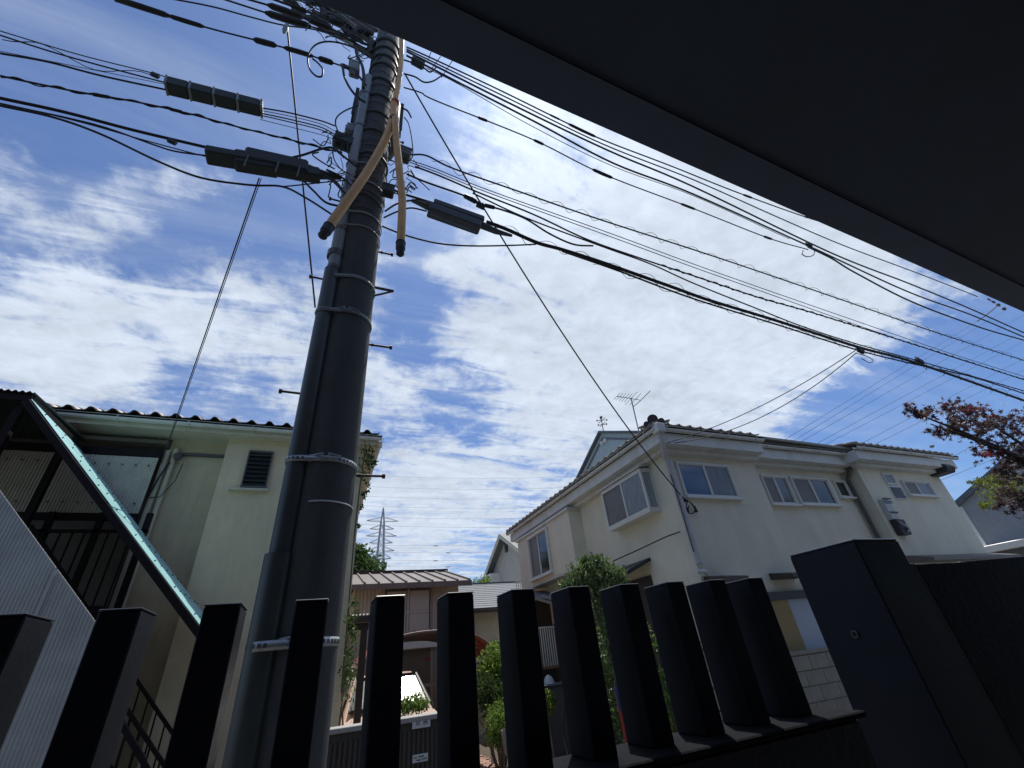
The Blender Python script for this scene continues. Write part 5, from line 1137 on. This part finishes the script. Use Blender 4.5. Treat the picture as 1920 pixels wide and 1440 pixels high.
# ------------------------------------------------------------------ carport, gate roof, car
CP = thing('carport', 'small arched brown carport roof in the garden', 'carport', (2.6, 10.5, G))
Yc = 10.4; ax0 = onY(676, 1260, Yc)[0]; ax1 = onY(926, 1225, Yc)[0]; zc0 = onY(922, 1227, Yc)[2]; zc1 = onY(820, 1179, Yc)[2]
def arch(a, b): x = ax0+(ax1-ax0)*a; return np.array([x, Yc+2.8*b, zc0+(zc1-zc0)*math.sqrt(max(0, 1-abs(2*a-1)**2.3))])
mb = MB(); mb.grid(arch, 28, 6, True, thick=(0, 0, -.008)); mb.build('roof_sheet', 'brown_canopy', CP)
for j in range(7):
    b_ = j/6; mb = MB(); mb.tube([arch(a_, b_)-[0, 0, .03] for a_ in np.linspace(0, 1, 24)], .022, 6); mb.build('rib', 'brown_metal', CP)
for t_ in np.linspace(0, 1, 9): mb = MB(); mb.bar(arch(t_, 0)+[0, 0, .012], arch(t_, 1)+[0, 0, .012], .03, .02); mb.build('purlin', 'brown_metal', CP)
for y_ in (Yc+.1, Yc+2.7): mb = MB(); mb.tube([(ax1-.1, y_, zc0+.1), (ax1-.14, y_, zc0-.3), (ax1-.12, y_, G)], .035, 8); mb.build('post', 'alu', CP)
mb = MB(); mb.tube(cr_spline([(ax1-.05, Yc, zc0), (ax1-.02, Yc+.02, zc0-.3), (ax1-.12, Yc+.05, zc0-.5), (ax1-.13, Yc+.08, G+.2)], 5), .02, 6); mb.build('drain_pipe', 'cable', CP)
# wooden gate roof near the pole
GR = thing('garden_gate_roof', 'small dark wooden gate roof on a post right of the pole', 'gate', (.9, 8.6, G))
Yq = 8.6; a = onY(628, 1163, Yq); b = onY(697, 1157, Yq)
mb = MB(); corrugated(mb, (a[0]-.3, Yq-.3, b[2]+.02), (b[0]-a[0]+.32, 0, 0), (0, .7, .05), 16, .014, (0, 0, 1), thick=(0, 0, -.008)); mb.build('roof_sheet', 'corr_grey', GR)
MB().box(a[0]-.3, b[0]+.02, Yq-.3, Yq-.22, b[2]-.09, b[2]).build('beam', 'wood_dark', GR)
z_ = onY(690, 1182, Yq)[2]; MB().box(a[0]-.3, b[0]-.06, Yq-.2, Yq-.12, z_, b[2]-.092).build('lintel', 'wood_dark', GR)
xp = onY(678, 1220, Yq)[0]; MB().box(xp-.05, xp+.05, Yq-.19, Yq-.09, G, z_-.001).build('post', 'wood_dark', GR)
# parked car, front towards the street
CAR = thing('parked_car', 'pinkish silver compact car parked nose-on under the carport', 'car', (1.43, 9.8, G+.16))
def sect(y, zb_, zs, zr_, hw, hr):   # half section of body at depth y: sill, shoulder, roof
    return [(-hw*.96, zb_), (-hw, zb_+.22), (-hw, zs-.12), (-hw*.96, zs), (-hr, zr_-.06), (-hr*.86, zr_), (0, zr_+.02), (hr*.86, zr_), (hr, zr_-.06), (hw*.96, zs), (hw, zs-.12), (hw, zb_+.22), (hw*.96, zb_)]
xc = 1.43
secs = [(8.35, .25, .55, .58, .66, .60), (8.42, .2, .72, .76, .74, .70), (8.6, .18, .84, .88, .78, .74), (9.25, .18, .95, .99, .79, .74), (9.3, .18, .96, 1.02, .79, .73), (9.95, .18, .98, 1.50, .79, .58), (10.2, .18, .98, 1.56, .79, .57), (11.2, .18, .98, 1.55, .79, .57), (11.9, .18, .98, 1.40, .78, .58), (12.05, .2, .9, .95, .74, .7)]
vs = []; fs = []
for s_ in secs:
    for (x, z) in sect(*s_): vs.append((xc+x, s_[0], G+.17+z))
n_ = 13
for i in range(len(secs)-1):
    for k in range(n_-1): fs.append((i*n_+k, i*n_+k+1, (i+1)*n_+k+1, (i+1)*n_+k))
mb = MB(); mb.add(vs, fs, True); mb.add(vs[:n_], [tuple(range(n_))[::-1]]); mb.add(vs[-n_:], [tuple(range(n_))]); mb.build('body', 'car_paint', CAR)
zo = G+.17
mb = MB(); mb.prism([(xc-.66, 9.33, zo+1.05), (xc+.66, 9.33, zo+1.05), (xc+.52, 9.91, zo+1.48), (xc-.52, 9.91, zo+1.48)], (0, -.02, .025)); mb.build('windscreen', 'windscreen_glass', CAR)
mb = MB(); q4 = [(xc-.67, 9.32, zo+1.05), (xc+.67, 9.32, zo+1.05), (xc+.53, 9.91, zo+1.50), (xc-.53, 9.91, zo+1.50)]
for i_ in range(4): mb.bar(np.array(q4[i_])+[0, -.02, .02], np.array(q4[(i_+1) % 4])+[0, -.02, .02], .035, .03)
mb.build('windscreen_trim', 'car_dark', CAR)
for s_ in (-1, 1):
    mb = MB(); mb.tube([(xc+s_*.84, 9.42, zo+1.02), (xc+s_*.95, 9.40, zo+1.05), (xc+s_*.99, 9.42, zo+1.05)], [.04, .085, .05], 10); mb.build('wing_mirror', 'car_paint', CAR)
    mb = MB(); mb.prism([(xc+s_*.795, 9.55, zo+1.0), (xc+s_*.795, 11.6, zo+1.0), (xc+s_*.61, 11.3, zo+1.46), (xc+s_*.61, 10.05, zo+1.46)], (s_*.015, 0, .01)); mb.build('side_window', 'glass_dark', CAR)
    mb = MB(); mb.obox((xc+s_*.40-.15, 8.385, zo+.58), (.30, 0, 0), (0, .05, 0), (0, .03, .16)); mb.build('headlight', 'porcelain', CAR, bevel=.02)
    for y_ in (9.0, 11.4):
        mb = MB(); mb.tube([(xc+s_*.62, y_, zo+.27), (xc+s_*.80, y_, zo+.27)], .29, 20); w_ = mb.build('wheel', 'rubber', CAR); mb = MB(); mb.tube([(xc+s_*.801, y_, zo+.27), (xc+s_*.812, y_, zo+.27)], .18, 14); mb.build('rim', 'galv', w_)
mb = MB(); mb.box(xc-.45, xc+.45, 8.335, 8.36, zo+.42, zo+.54); mb.build('grille', 'car_dark', CAR)
mb = MB(); mb.box(xc-.17, xc+.17, 8.32, 8.334, zo+.30, zo+.40); mb.build('number_plate', 'plate_white', CAR)
mb = MB(); mb.prism([(xc-.66, 9.36, zo+1.07), (xc+.66, 9.36, zo+1.07), (xc+.66, 9.36, zo+1.10), (xc-.66, 9.36, zo+1.10)], (0, -.05, 0)); mb.build('wiper_cowl', 'car_dark', CAR)

# gate wall with the name plate
GW = thing('gate_wall', 'dark grooved gate wall with pale coping carrying a name plate', 'wall', (1.3, 6.1, G))
Yw = 6.0; gl = onY(560, 1340, Yw); gr = onY(866, 1326, Yw); zt = gr[2]-.02
MB().box(-.2, gr[0], Yw, Yw+.18, G, zt-.05).build('body', 'gate_wall', GW)
mb = MB()
x = -.18
while x < gr[0]-.02: mb.box(x, x+.028, Yw-.012, Yw-.0005, G, zt-.12); x += .05
mb.build('rib', 'gate_wall', GW, kind='stuff')
MB().box(-.22, gr[0]+.02, Yw-.03, Yw+.21, zt-.048, zt).build('coping', 'concrete', GW, bevel=.006)
Wn = Wall('Y', Yw-.012)
ua, za = Wn.uz(773, 1346); ub, zb_ = Wn.uz(806.5, 1362); np_ = thing('name_plate', 'white name plate with two dark characters on the gate wall', 'sign', Wn.pt((ua+ub)/2, (za+zb_)/2, .01))
mb = MB(); Wn.box(mb, ua, ub, zb_, za, .001, .014); mb.build('plate', 'plate_white', np_, bevel=.002)
cz = (za+zb_)/2; 
for ch, t in (('世', .30), ('良', .72)): text_obj('character', ch, 'ink', np_, Wn.pt(ua+(ub-ua)*t, cz, .0155), None, .062, .0008)
ua, za = Wn.uz(773.5, 1416); ub, zb_ = Wn.uz(802, 1426); n2 = thing('notice_plate', 'small white notice plate low on the gate wall', 'sign', Wn.pt((ua+ub)/2, (za+zb_)/2, .01))
mb = MB(); Wn.box(mb, ua, ub, zb_, za, .001, .006); mb.build('plate', 'plate_white', n2)
hh = za-zb_; ww = ub-ua; mb = MB()
for (t0, t1, zc_) in ((.07, .12, .62), (.16, .28, .62), (.40, .76, .68), (.26, .56, .28), (.62, .95, .34)):
    n_c = max(1, int((t1-t0)/.055))
    for i in range(n_c):
        c0_ = t0+(t1-t0)*i/n_c; Wn.box(mb, ua+ww*c0_, ua+ww*(c0_+.042), zb_+hh*(zc_-.09), zb_+hh*(zc_+.09), .0065, .0075)
mb.build('lettering', 'ink', n2, kind='stuff')

# ------------------------------------------------------------------ plants
def branchy(o, name, m, base, tips, r0, seed=0, mid=.5, jig=.12):
    rnd = random.Random(seed); mb = MB(); base = np.array(base, float)
    for t in tips:
        t = np.array(t, float); mm = base*(1-mid)+t*mid+np.array([rnd.uniform(-jig, jig), rnd.uniform(-jig, jig), rnd.uniform(0, jig)])
        sp = cr_spline([base, mm, t], 6); mb.tube(sp, list(np.linspace(r0, r0*.18, len(sp))), 7)
    return mb.build(name, m, o)
def pp(lst, Y): return [(*onY(x, y, Y+dy), w) for x, y, w, dy in lst]
# red maple at right
MP = thing('maple_tree', 'dark red Japanese maple reaching in from the right edge', 'tree', (10.8, 3.4, G))
YM = 3.3
cl = pp([(1710, 771, .22, 0), (1740, 772, .24, .1), (1728, 780, .22, 0), (1775, 765, .28, 0), (1800, 768, .34, .2), (1790, 790, .42, -.1), (1820, 778, .36, 0), (1810, 800, .5, .2), (1780, 808, .3, .1), (1830, 808, .5, -.2), (1850, 795, .4, .1), (1878, 790, .4, .2), (1870, 815, .5, 0), (1900, 800, .55, .1), (1925, 790, .6, 0), (1900, 830, .6, -.2), (1930, 830, .7, .2), (1860, 838, .25, 0), (1840, 845, .25, .1), (1890, 862, .5, .1), (1920, 870, .6, 0), (1910, 895, .5, .2), (1935, 905, .6, 0), (1880, 888, .25, .1), (1895, 930, .3, .1), (1925, 945, .42, 0), (1960, 860, .9, 0), (1990, 800, .9, .2), (2010, 900, 1., 0), (1762, 812, .16, 0), (1745, 808, .12, 0), (1870, 945, .18, 0)], YM)
tr_ = branchy(MP, 'branch', 'bark_maple', onY(2010, 905, YM), [onY(x, y, YM) for x, y in ((1700, 768), (1745, 795), (1800, 812), (1840, 825), (1850, 790), (1865, 850), (1900, 800), (1890, 940), (1940, 780))], .05, 4, .55, .05)
q = onY(2010, 905, YM); mb = MB(); mb.tube(cr_spline([(q[0]+.6, q[1], G), (q[0]+.3, q[1]+.1, q[2]*.3), q], 6), [.12]*5+[.09]*4+[.07]*4, 9); mb.build('trunk', 'bark_maple', MP)
leaf_cloud('crown', 'leaf_maple', MP, cl, 2000, .115, (.62, .7, .52), 'maple', 5, flat=1.6)
leaf_cloud('crown', 'leaf_maple_red', MP, pp([(1700, 762, .12, 0), (1790, 780, .2, 0), (1815, 770, .25, 0), (1838, 768, .2, 0), (1848, 848, .2, 0), (1875, 852, .2, 0), (1772, 762, .1, 0), (1860, 780, .2, 0)], YM), 110, .12, (.6, .5, .4), 'maple', 6, flat=1.6, label='brighter red leaves at the branch tips')
YP = thing('yellow_shrub', 'yellow-green shrub sprays poking out under the red maple', 'shrub', (9.4, 3.8, G))
cl = pp([(1850, 905, .3, 0), (1832, 903, .14, 0), (1870, 900, .35, 0), (1890, 905, .35, 0), (1860, 930, .28, 0), (1848, 945, .2, 0), (1875, 922, .3, .1), (1900, 925, .35, 0), (1910, 905, .3, .1), (1818, 904, .06, 0), (1842, 950, .1, 0), (1940, 930, .5, 0)], 3.7)
leaf_cloud('foliage', 'leaf_yellow', YP, cl, 1500, .06, (.62, .55, .42), 'leaf', 8)
branchy(YP, 'stem', 'bark', onY(1960, 960, 3.7), [onY(x, y, 3.7) for x, y in ((1820, 904), (1845, 945), (1870, 900), (1900, 920))], .025, 5, .5, .05)
mb = MB(); q = onY(1960, 960, 3.7); mb.tube([(q[0], q[1], G), q], .03, 6); mb.build('trunk', 'bark', YP)
# glossy shrub in front of the white house
GS = thing('glossy_shrub', 'tall glossy-leaved shrub with a twisting trunk before the white house', 'shrub', (4.4, 5.4, G))
Ys = 5.9
cl = pp([(1085, 1075, .35, 0), (1100, 1062, .3, 0), (1120, 1060, .35, 0), (1140, 1075, .35, 0), (1160, 1078, .25, 0), (1105, 1088, .4, 0), (1128, 1092, .4, 0), (1150, 1090, .3, .1), (1080, 1092, .3, 0), (1120, 1120, .35, 0), (1128, 1150, .3, 0), (1140, 1180, .28, 0), (1146, 1205, .28, 0), (1152, 1235, .22, 0), (1118, 1048, .12, 0), (1096, 1050, .12, 0), (1060, 1098, .15, 0), (1172, 1090, .12, 0), (1210, 1180, .15, 0), (1222, 1200, .12, 0)], Ys)
leaf_cloud('crown', 'leaf_gloss', GS, cl, 4200, .08, (.50, .45, .48), 'leaf', 9)
mb = MB(); rt = onY(1205, 1425, Ys)
for pts in ([(1200, 1425), (1185, 1330), (1160, 1260), (1140, 1190), (1120, 1100)], [(1204, 1425), (1192, 1340), (1166, 1280), (1150, 1200), (1145, 1110)], [(1196, 1425), (1178, 1350), (1156, 1290), (1150, 1250), (1100, 1090)]):
    w = cr_spline([onY(x, y, Ys) for x, y in pts], 5); w = [np.array([w[0][0], w[0][1], G])]+w; mb.tube(w, list(np.linspace(.035, .012, len(w))), 7)
mb.build('trunk', 'bark', GS)
# tree behind the cream house
BT = thing('leafy_tree', 'bushy green tree behind the cream house, left of the pylon', 'tree', (1.3, 17.5, G))
cl = pp([(670, 1040, .5, 0), (672, 1062, .7, 0), (690, 1070, .9, 0), (680, 1085, 1., 0), (700, 1085, .6, 0), (655, 1070, .9, 0), (660, 1095, 1., 0), (705, 1098, .5, 0), (672, 1028, .25, 0)], 17.6)
leaf_cloud('crown', 'leaf_green', BT, cl, 4600, .17, (.75, .7, .6), 'quad', 12)
branchy(BT, 'branch', 'bark', (1.3, 17.6, 1.2), [c[:3] for c in cl[:6]], .07, 3)
mb = MB(); mb.tube([(1.3, 17.6, G), (1.3, 17.6, 1.25)], .12, 9); mb.build('trunk', 'bark', BT)
# garden bushes
def bush(label, lst, Y, n, size, m, seed, group='garden bushes', sp=(.6, .55, .55)):
    cl = pp(lst, Y); c = np.mean([q[:3] for q in cl], axis=0); o = thing('garden_bush', label, 'bush', (c[0], c[1], G), group)
    leaf_cloud('foliage', m, o, cl, n, size, sp, 'leaf', seed)
    branchy(o, 'stem', 'bark', (c[0], c[1], G), [q[:3] for q in cl[:6]], .03, seed); return o
bush('bright green bush under the end of the brown carport', [(925, 1238, .55, 0), (940, 1230, .5, 0), (912, 1255, .45, 0), (935, 1262, .6, 0), (950, 1250, .6, .2), (920, 1280, .5, 0), (945, 1290, .6, 0), (930, 1218, .3, .2), (960, 1225, .5, .3)], 10.2, 3800, .095, 'leaf_bright', 21)
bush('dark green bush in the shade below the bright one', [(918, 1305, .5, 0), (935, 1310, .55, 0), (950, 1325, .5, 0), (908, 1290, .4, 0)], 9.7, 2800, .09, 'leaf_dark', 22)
bush('small-leaved bush beside the garden rock', [(935, 1340, .4, 0), (930, 1360, .38, 0), (940, 1375, .35, 0), (928, 1385, .25, 0), (945, 1350, .4, .1)], 9.2, 3200, .055, 'leaf_bright', 23)
bush('low planting along the top of the gate wall', [(765, 1322, .18, 0), (778, 1318, .2, 0), (790, 1322, .14, 0), (750, 1325, .2, 0), (730, 1328, .2, 0)], 6.6, 1100, .06, 'leaf_bright', 24)
bush('light green potted plant by the stepping stones', [(1030, 1310, .22, 0), (1028, 1322, .22, 0), (1036, 1318, .18, 0), (1024, 1300, .12, 0)], 9.6, 320, .09, 'leaf_bright', 25, group='potted plants', sp=(.5, .5, .6))
bush('green bush glimpsed between the pickets right of the shrub trunk', [(1238, 1270, .25, 0), (1246, 1290, .3, 0), (1252, 1310, .25, 0), (1262, 1345, .25, 0), (1272, 1380, .3, 0), (1230, 1215, .15, 0)], 5.3, 700, .07, 'leaf_green', 26)
bush('green weeds behind the outside stair beside the pole', [(655, 1180, .3, 0), (650, 1220, .4, 0), (648, 1260, .4, 0), (640, 1290, .5, 0)], 9.2, 500, .08, 'leaf_green', 28)
gs_ = thing('distant_bush', 'small round bush between the brown roof and the gable house', 'bush', onY(905, 1098, 17)*[1, 1, 0]+[0, 0, G])
leaf_cloud('foliage', 'leaf_bright', gs_, pp([(903, 1092, .5, 0), (910, 1088, .4, 0), (896, 1095, .4, 0), (900, 1110, .8, 0)], 17.2), 500, .12, (.6, .5, .5), 'leaf', 31)
bush('dark hedge added as a shady backdrop behind the twisting shrub trunk', [(1150, 1210, .6, 0), (1165, 1260, .7, .2), (1175, 1310, .7, 0), (1150, 1300, .7, .3), (1190, 1350, .7, .1), (1200, 1290, .6, .3), (1215, 1240, .6, .2), (1235, 1300, .6, .1), (1185, 1400, .7, 0), (1140, 1250, .5, .3), (1225, 1360, .6, 0), (1250, 1330, .5, 0), (1265, 1400, .5, 0), (1300, 1290, .5, 0), (1320, 1370, .5, 0), (1335, 1430, .4, 0), (1300, 1220, .3, 0)], 6.4, 5200, .085, 'leaf_dark', 33)  # hedge added to darken the background behind the trunk
bush('leafy green clump at the right edge of the flower pots', [(1010, 1220, .25, 0), (1020, 1300, .35, 0), (1028, 1330, .3, 0)], 10.4, 700, .09, 'leaf_green', 34, sp=(.5, .5, .6))
for lab, x, y, m, w_, h_ in (('red plastic crate glimpsed behind the shrub trunk', 1172, 1345, 'red_sign', .16, .5), ('blue plastic tub glimpsed above the red crate', 1164, 1312, 'blue_plastic', .13, .22)):
    c = onY(x, y, 5.75); o = thing('garden_tub' if 'tub' in lab else 'plastic_crate', lab, 'tub' if 'tub' in lab else 'crate', c)
    mb = MB(); mb.lathe((c[0], c[1], c[2]-h_/2), [(.01, 0), (w_*.42, 0), (w_*.5, h_), (w_*.53, h_), (w_*.53, h_+.02), (w_*.46, h_+.02), (w_*.44, .05), (.01, .05)], 18 if 'tub' in lab else 4); mb.build('body', m, o)
    mb = MB(); mb.box(c[0]-.03, c[0]+.03, c[1]-.03, c[1]+.03, G, c[2]-h_/2-.002); mb.build('stand', 'wood_dark', o)
ob = thing('storage_chest', 'low dark storage chest with a pale bag on top beside the porch', 'chest', (*onY(1042, 1300, 10.0)[:2], G))
c = onY(1042, 1285, 10.0); MB().box(c[0]-.35, c[0]+.3, c[1]-.2, c[1]+.25, G, c[2]).build('chest', 'alu_dark', ob, bevel=.015); MB().box(c[0]-.38, c[0]+.33, c[1]-.23, c[1]+.28, c[2]+.001, c[2]+.04).build('lid', 'slate', ob, bevel=.01)
mb = MB(); mb.lathe((c[0]-.15, c[1], c[2]+.041), [(.01, .16), (.05, .14), (.10, .08), (.13, .0)], 14); o = mb.build('garden_bag', 'plate_white'); tag(o, 'small pale bag lying on the dark storage chest', 'bag')
# grass tuft strip
random.seed(5); mb = MB()
for k in range(500):
    x, y = random.uniform(3.9, 5.0), random.uniform(9.95, 10.15)+.5*0; h = random.uniform(.04, .12); a = random.uniform(0, 6.3)
    mb.add([(x-.008*math.cos(a), y-.008*math.sin(a), G+.02), (x+.008*math.cos(a), y+.008*math.sin(a), G+.02), (x+random.uniform(-.03, .03), y+random.uniform(-.03, .03), G+.02+h)], [(0, 1, 2)])
o = mb.build('grass', 'leaf_bright'); o['kind'] = 'stuff'; tag(o, 'short grass between the stepping stones and the gravel', 'grass')
# rocks
def rock(label, x, y, Y, s, seed):
    rnd = random.Random(seed); c = onY(x, y, Y); bm = bmesh.new(); bmesh.ops.create_icosphere(bm, subdivisions=3, radius=1)
    dirs = [(Vector((rnd.gauss(0, 1), rnd.gauss(0, 1), rnd.gauss(0, 1))).normalized(), rnd.uniform(.5, .92)) for _ in range(26)]
    for v in bm.verts:
        p = v.co.copy()
        for d, k in dirs:
            t = p.dot(d)
            if t > k: p -= d*(t-k)
        v.co = p
    me = bpy.data.meshes.new('rock'); bm.to_mesh(me); bm.free(); me.materials.append(MATS['rock'])
    for v in me.vertices: v.co = Vector((v.co.x*s[0], v.co.y*s[1], v.co.z*s[2]))
    o = bpy.data.objects.new('garden_rock', me); C.objects.link(o); o.location = tuple(c); tag(o, label, 'rock', 'garden rocks'); return o
rock('rough grey garden rock half hidden by the bushes', 911, 1330, 9.9, (.28, .3, .42), 2)
rock('pale pointed garden rock at the foot of the bushes', 950, 1385, 9.0, (.14, .15, .26), 3)
rock('small garden rock at the edge of the brick path', 912, 1385, 9.9, (.3, .2, .16), 4)
# flower pots
def pot(label, x, y, Y, r, h, m):
    c = onY(x, y, Y); c[2] = G+.03; o = thing('flower_pot', label, 'pot', c, 'flower pots by the path')
    mb = MB(); mb.lathe(c, [(.01, 0), (r*.72, 0), (r, h), (r*1.1, h), (r*1.1, h+.04), (r*.95, h+.04), (r*.9, h-.03), (.01, h-.03)], 20); mb.build('vessel', m, o); mb = MB(); mb.lathe(c, [(.01, h-.025), (r*.9, h-.028)], 16); mb.build('earth', 'soil', o)
pot('brown square-shouldered flower pot in shade by the stepping stones', 1034, 1372, 10.9, .17, .42, 'pot')
pot('grey tapered flower pot beside the brown one', 1053, 1370, 10.6, .15, .34, 'pot_grey')
mb = MB(); mb.tube(cr_spline([onY(x, y, 8.8) for x, y in ((1062, 1280), (1058, 1330), (1056, 1370), (1063, 1405), (1070, 1430))], 6), .02, 7); o = mb.build('garden_hose', 'cable'); tag(o, 'dark garden hose hanging in a curve beside the flower pots', 'hose')
# side porch roof of the white house, behind the pickets
PR = thing('side_porch', 'tiled porch roof with white gutter beside the white house', 'porch', (4.9, 10, G))
Yp = 10.6; a = onY(1010, 1152, Yp); b = onY(1085, 1110, Yp); zp = onY(1020, 1142, Yp)[2]
mb = MB(); mb.prism([(a[0], Yp-.8, zp), (5.79, Yp-.8, zp), (5.79, Yp+1.2, zp+.5), (a[0], Yp+1.2, zp+.5)], (0, 0, .06)); mb.build('roof', 'tile_grey', PR)
tm3 = roof_tile_mesh(.2, .24, .04, 'tile_grey')
for k in range(9):
    x = a[0]+.12+k*.2
    if x < 5.72:
        for j in range(3): put('roof_tile', tm3, PR, (x, Yp-.85+j*.2, zp+.09+j*.05), (.24, 0, 0))
gutter([(a[0]-.05, Yp-.92, zp+.02), (5.78, Yp-.92, zp+.02)], .05, PR)
MB().box(a[0]+.1, a[0]+.22, Yp-.7, Yp-.58, G, zp-.01).build('post', 'wood_dark', PR)
MB().box(a[0]+.5, 5.79, Yp-.6, Yp-.54, zp-.25, zp-.02).build('beam', 'wood_dark', PR)
MB().box(a[0]+.25, 5.795, Yp+.9, Yp+1.0, G, zp+.3).build('back_wall', 'brown_dark', PR)
MB().box(5.72, 5.795, Yp-1.9, Yp+.89, G, zp-.3).build('porch_shade_panel', 'brown_dark', PR)  # dark panel added to stand in for the shade under the porch
for k in range(8):
    x = a[0]-.25+k*.055; MB().box(x, x+.02, Yp-.4, Yp-.38, zp-1.15, zp-.42).build('screen_bar', 'alu', PR)
MB().box(a[0]-.27, a[0]+.18, Yp-.405, Yp-.375, zp-.42, zp-.39).build('screen_rail', 'alu', PR)
MB().box(a[0]-.27, a[0]+.18, Yp-.405, Yp-.375, zp-1.2, zp-1.15).build('screen_rail', 'pot', PR)
# dark tiled canopy with blue glints on the side wall
mb = MB(); c = onX(1165, 1062, X0-.3); mb.prism([(X0-.6, c[1]-.55, c[2]-.18), (X0-.001, c[1]-.55, c[2]+.05), (X0-.001, c[1]+1.2, c[2]+.05), (X0-.6, c[1]+1.2, c[2]-.18)], (0, 0, -.06)); mb.build('door_hood', 'closure', RH, label='small dark glossy hood over the side door')
mb = MB(); mb.box(X0-.03, X0-.002, c[1]-.45, c[1]+.9, G, c[2]-.25); mb.build('side_door', 'vent_dark', RH)

# ------------------------------------------------------------------ transmission tower and its lines
YT2 = 150.
PT = thing('transmission_tower', 'distant grey lattice transmission tower above the rooftops', 'pylon', onY(716, 1100, YT2)*[1, 1, 0]+[0, 0, G])
ct = onY(719, 952, YT2); cb_ = onY(715, 1088, YT2); xcen = ct[0]; Ht = ct[2]; 
def hwid(z): return 6.2*(1-(z-G)/(Ht-G))**1.1*.36+.35
levels = list(np.linspace(G, Ht-5, 16))
mb = MB()
for sx in (-1, 1):
    for sy in (-1, 1):
        mb.tube([(xcen+sx*hwid(z), YT2+sy*hwid(z), z) for z in levels]+[(xcen, YT2, Ht)], .22, 4)
mb.build('leg', 'pylon_steel', PT)
mb = MB()
for i in range(len(levels)-1):
    z0_, z1_ = levels[i], levels[i+1]; a_, b_ = hwid(z0_), hwid(z1_)
    for sy in (-1, 1):
        mb.tube([(xcen-a_, YT2+sy*a_, z0_), (xcen+b_, YT2+sy*b_, z1_)], .1, 3); mb.tube([(xcen+a_, YT2+sy*a_, z0_), (xcen-b_, YT2+sy*b_, z1_)], .1, 3); mb.tube([(xcen-b_, YT2+sy*b_, z1_), (xcen+b_, YT2+sy*b_, z1_)], .1, 3)
    for sx in (-1, 1):
        mb.tube([(xcen+sx*a_, YT2-a_, z0_), (xcen+sx*b_, YT2+b_, z1_)], .1, 3); mb.tube([(xcen+sx*b_, YT2-b_, z1_), (xcen+sx*b_, YT2+b_, z1_)], .1, 3)
mb.build('lattice', 'pylon_steel', PT)
arm_y = [978, 993, 1006, 1019, 1034, 1048]
for k, y_ in enumerate(arm_y):
    z = onY(718, y_, YT2)[2]; al = [5.2, 3.9, 4.9, 3.7, 4.4, 3.5][k]
    for s_ in (-1, 1):
        mb = MB(); tip = np.array([xcen+s_*(al), YT2, z+.2])
        for sy in (-1, 1): mb.tube([(xcen+s_*hwid(z), YT2+sy*hwid(z), z), tip], .12, 3); mb.tube([(xcen+s_*hwid(z), YT2+sy*hwid(z), z+1.4), tip], .1, 3)
        mb.build('arm', 'pylon_steel', PT)
for k, (y0_, y1_) in enumerate([(889, 893), (910, 913), (928, 931), (946, 948), (966, 967), (981, 984), (1020, 1012), (1033, 1026), (1047, 1041), (1060, 1051), (1074, 1066)]):
    a = onY(640, y0_, YT2); b = onY(1080, y1_, YT2*1.02); n = 10
    pts = [a+(b-a)*t-np.array([0, 0, 1.2*4*t*(1-t)]) for t in np.linspace(-.35, 1.25, n)]
    mb = MB(); mb.tube(pts, .055, 4); 
    words = ['first', 'second', 'third', 'fourth', 'fifth', 'sixth', 'seventh', 'eighth', 'ninth', 'tenth', 'eleventh']
    if k < 6: o = mb.build('transmission_line', 'pylon_steel'); tag(o, 'faint level transmission line over the rooftops, %s from the top' % words[k], 'power line', 'transmission lines')
    else:
        o = thing('transmission_line', 'faint level transmission line with grey spacers, %s from the top' % words[k], 'power line', pts[n//2], 'transmission lines'); mb.build('conductor', 'pylon_steel', o)
        for t in (.35, .62, .78): p = a+(b-a)*(t+.05*(k % 2))-np.array([0, 0, 1.2*4*t*(1-t)]); m2 = MB(); m2.tube([p-[.7, 0, 0], p+[.7, 0, 0]], .22, 5); m2.build('line_spacer', 'pylon_steel', o)
# distant roofs so the horizon is not empty
random.seed(3)
for k in range(7):
    x = -14+k*9+random.uniform(-2, 2); y = 40+random.uniform(0, 12); w = 4; h = random.uniform(3.6, 4.6)
    o = thing('distant_house', 'distant low house with grey roof, %s along the far street' % ['first', 'second', 'third', 'fourth', 'fifth', 'sixth', 'seventh'][k], 'house', (x, y, G), 'distant houses')
    MB().box(x-w, x+w, y, y+7, G, G+h).build('wall', 'gable_wall', o)
    mb = MB(); mb.prism([(x-w-.4, y-.4, G+h), (x+w+.4, y-.4, G+h), (x, y-.4, G+h+1.1)], (0, 7.8, 0)); mb.build('roof', 'slate', o)
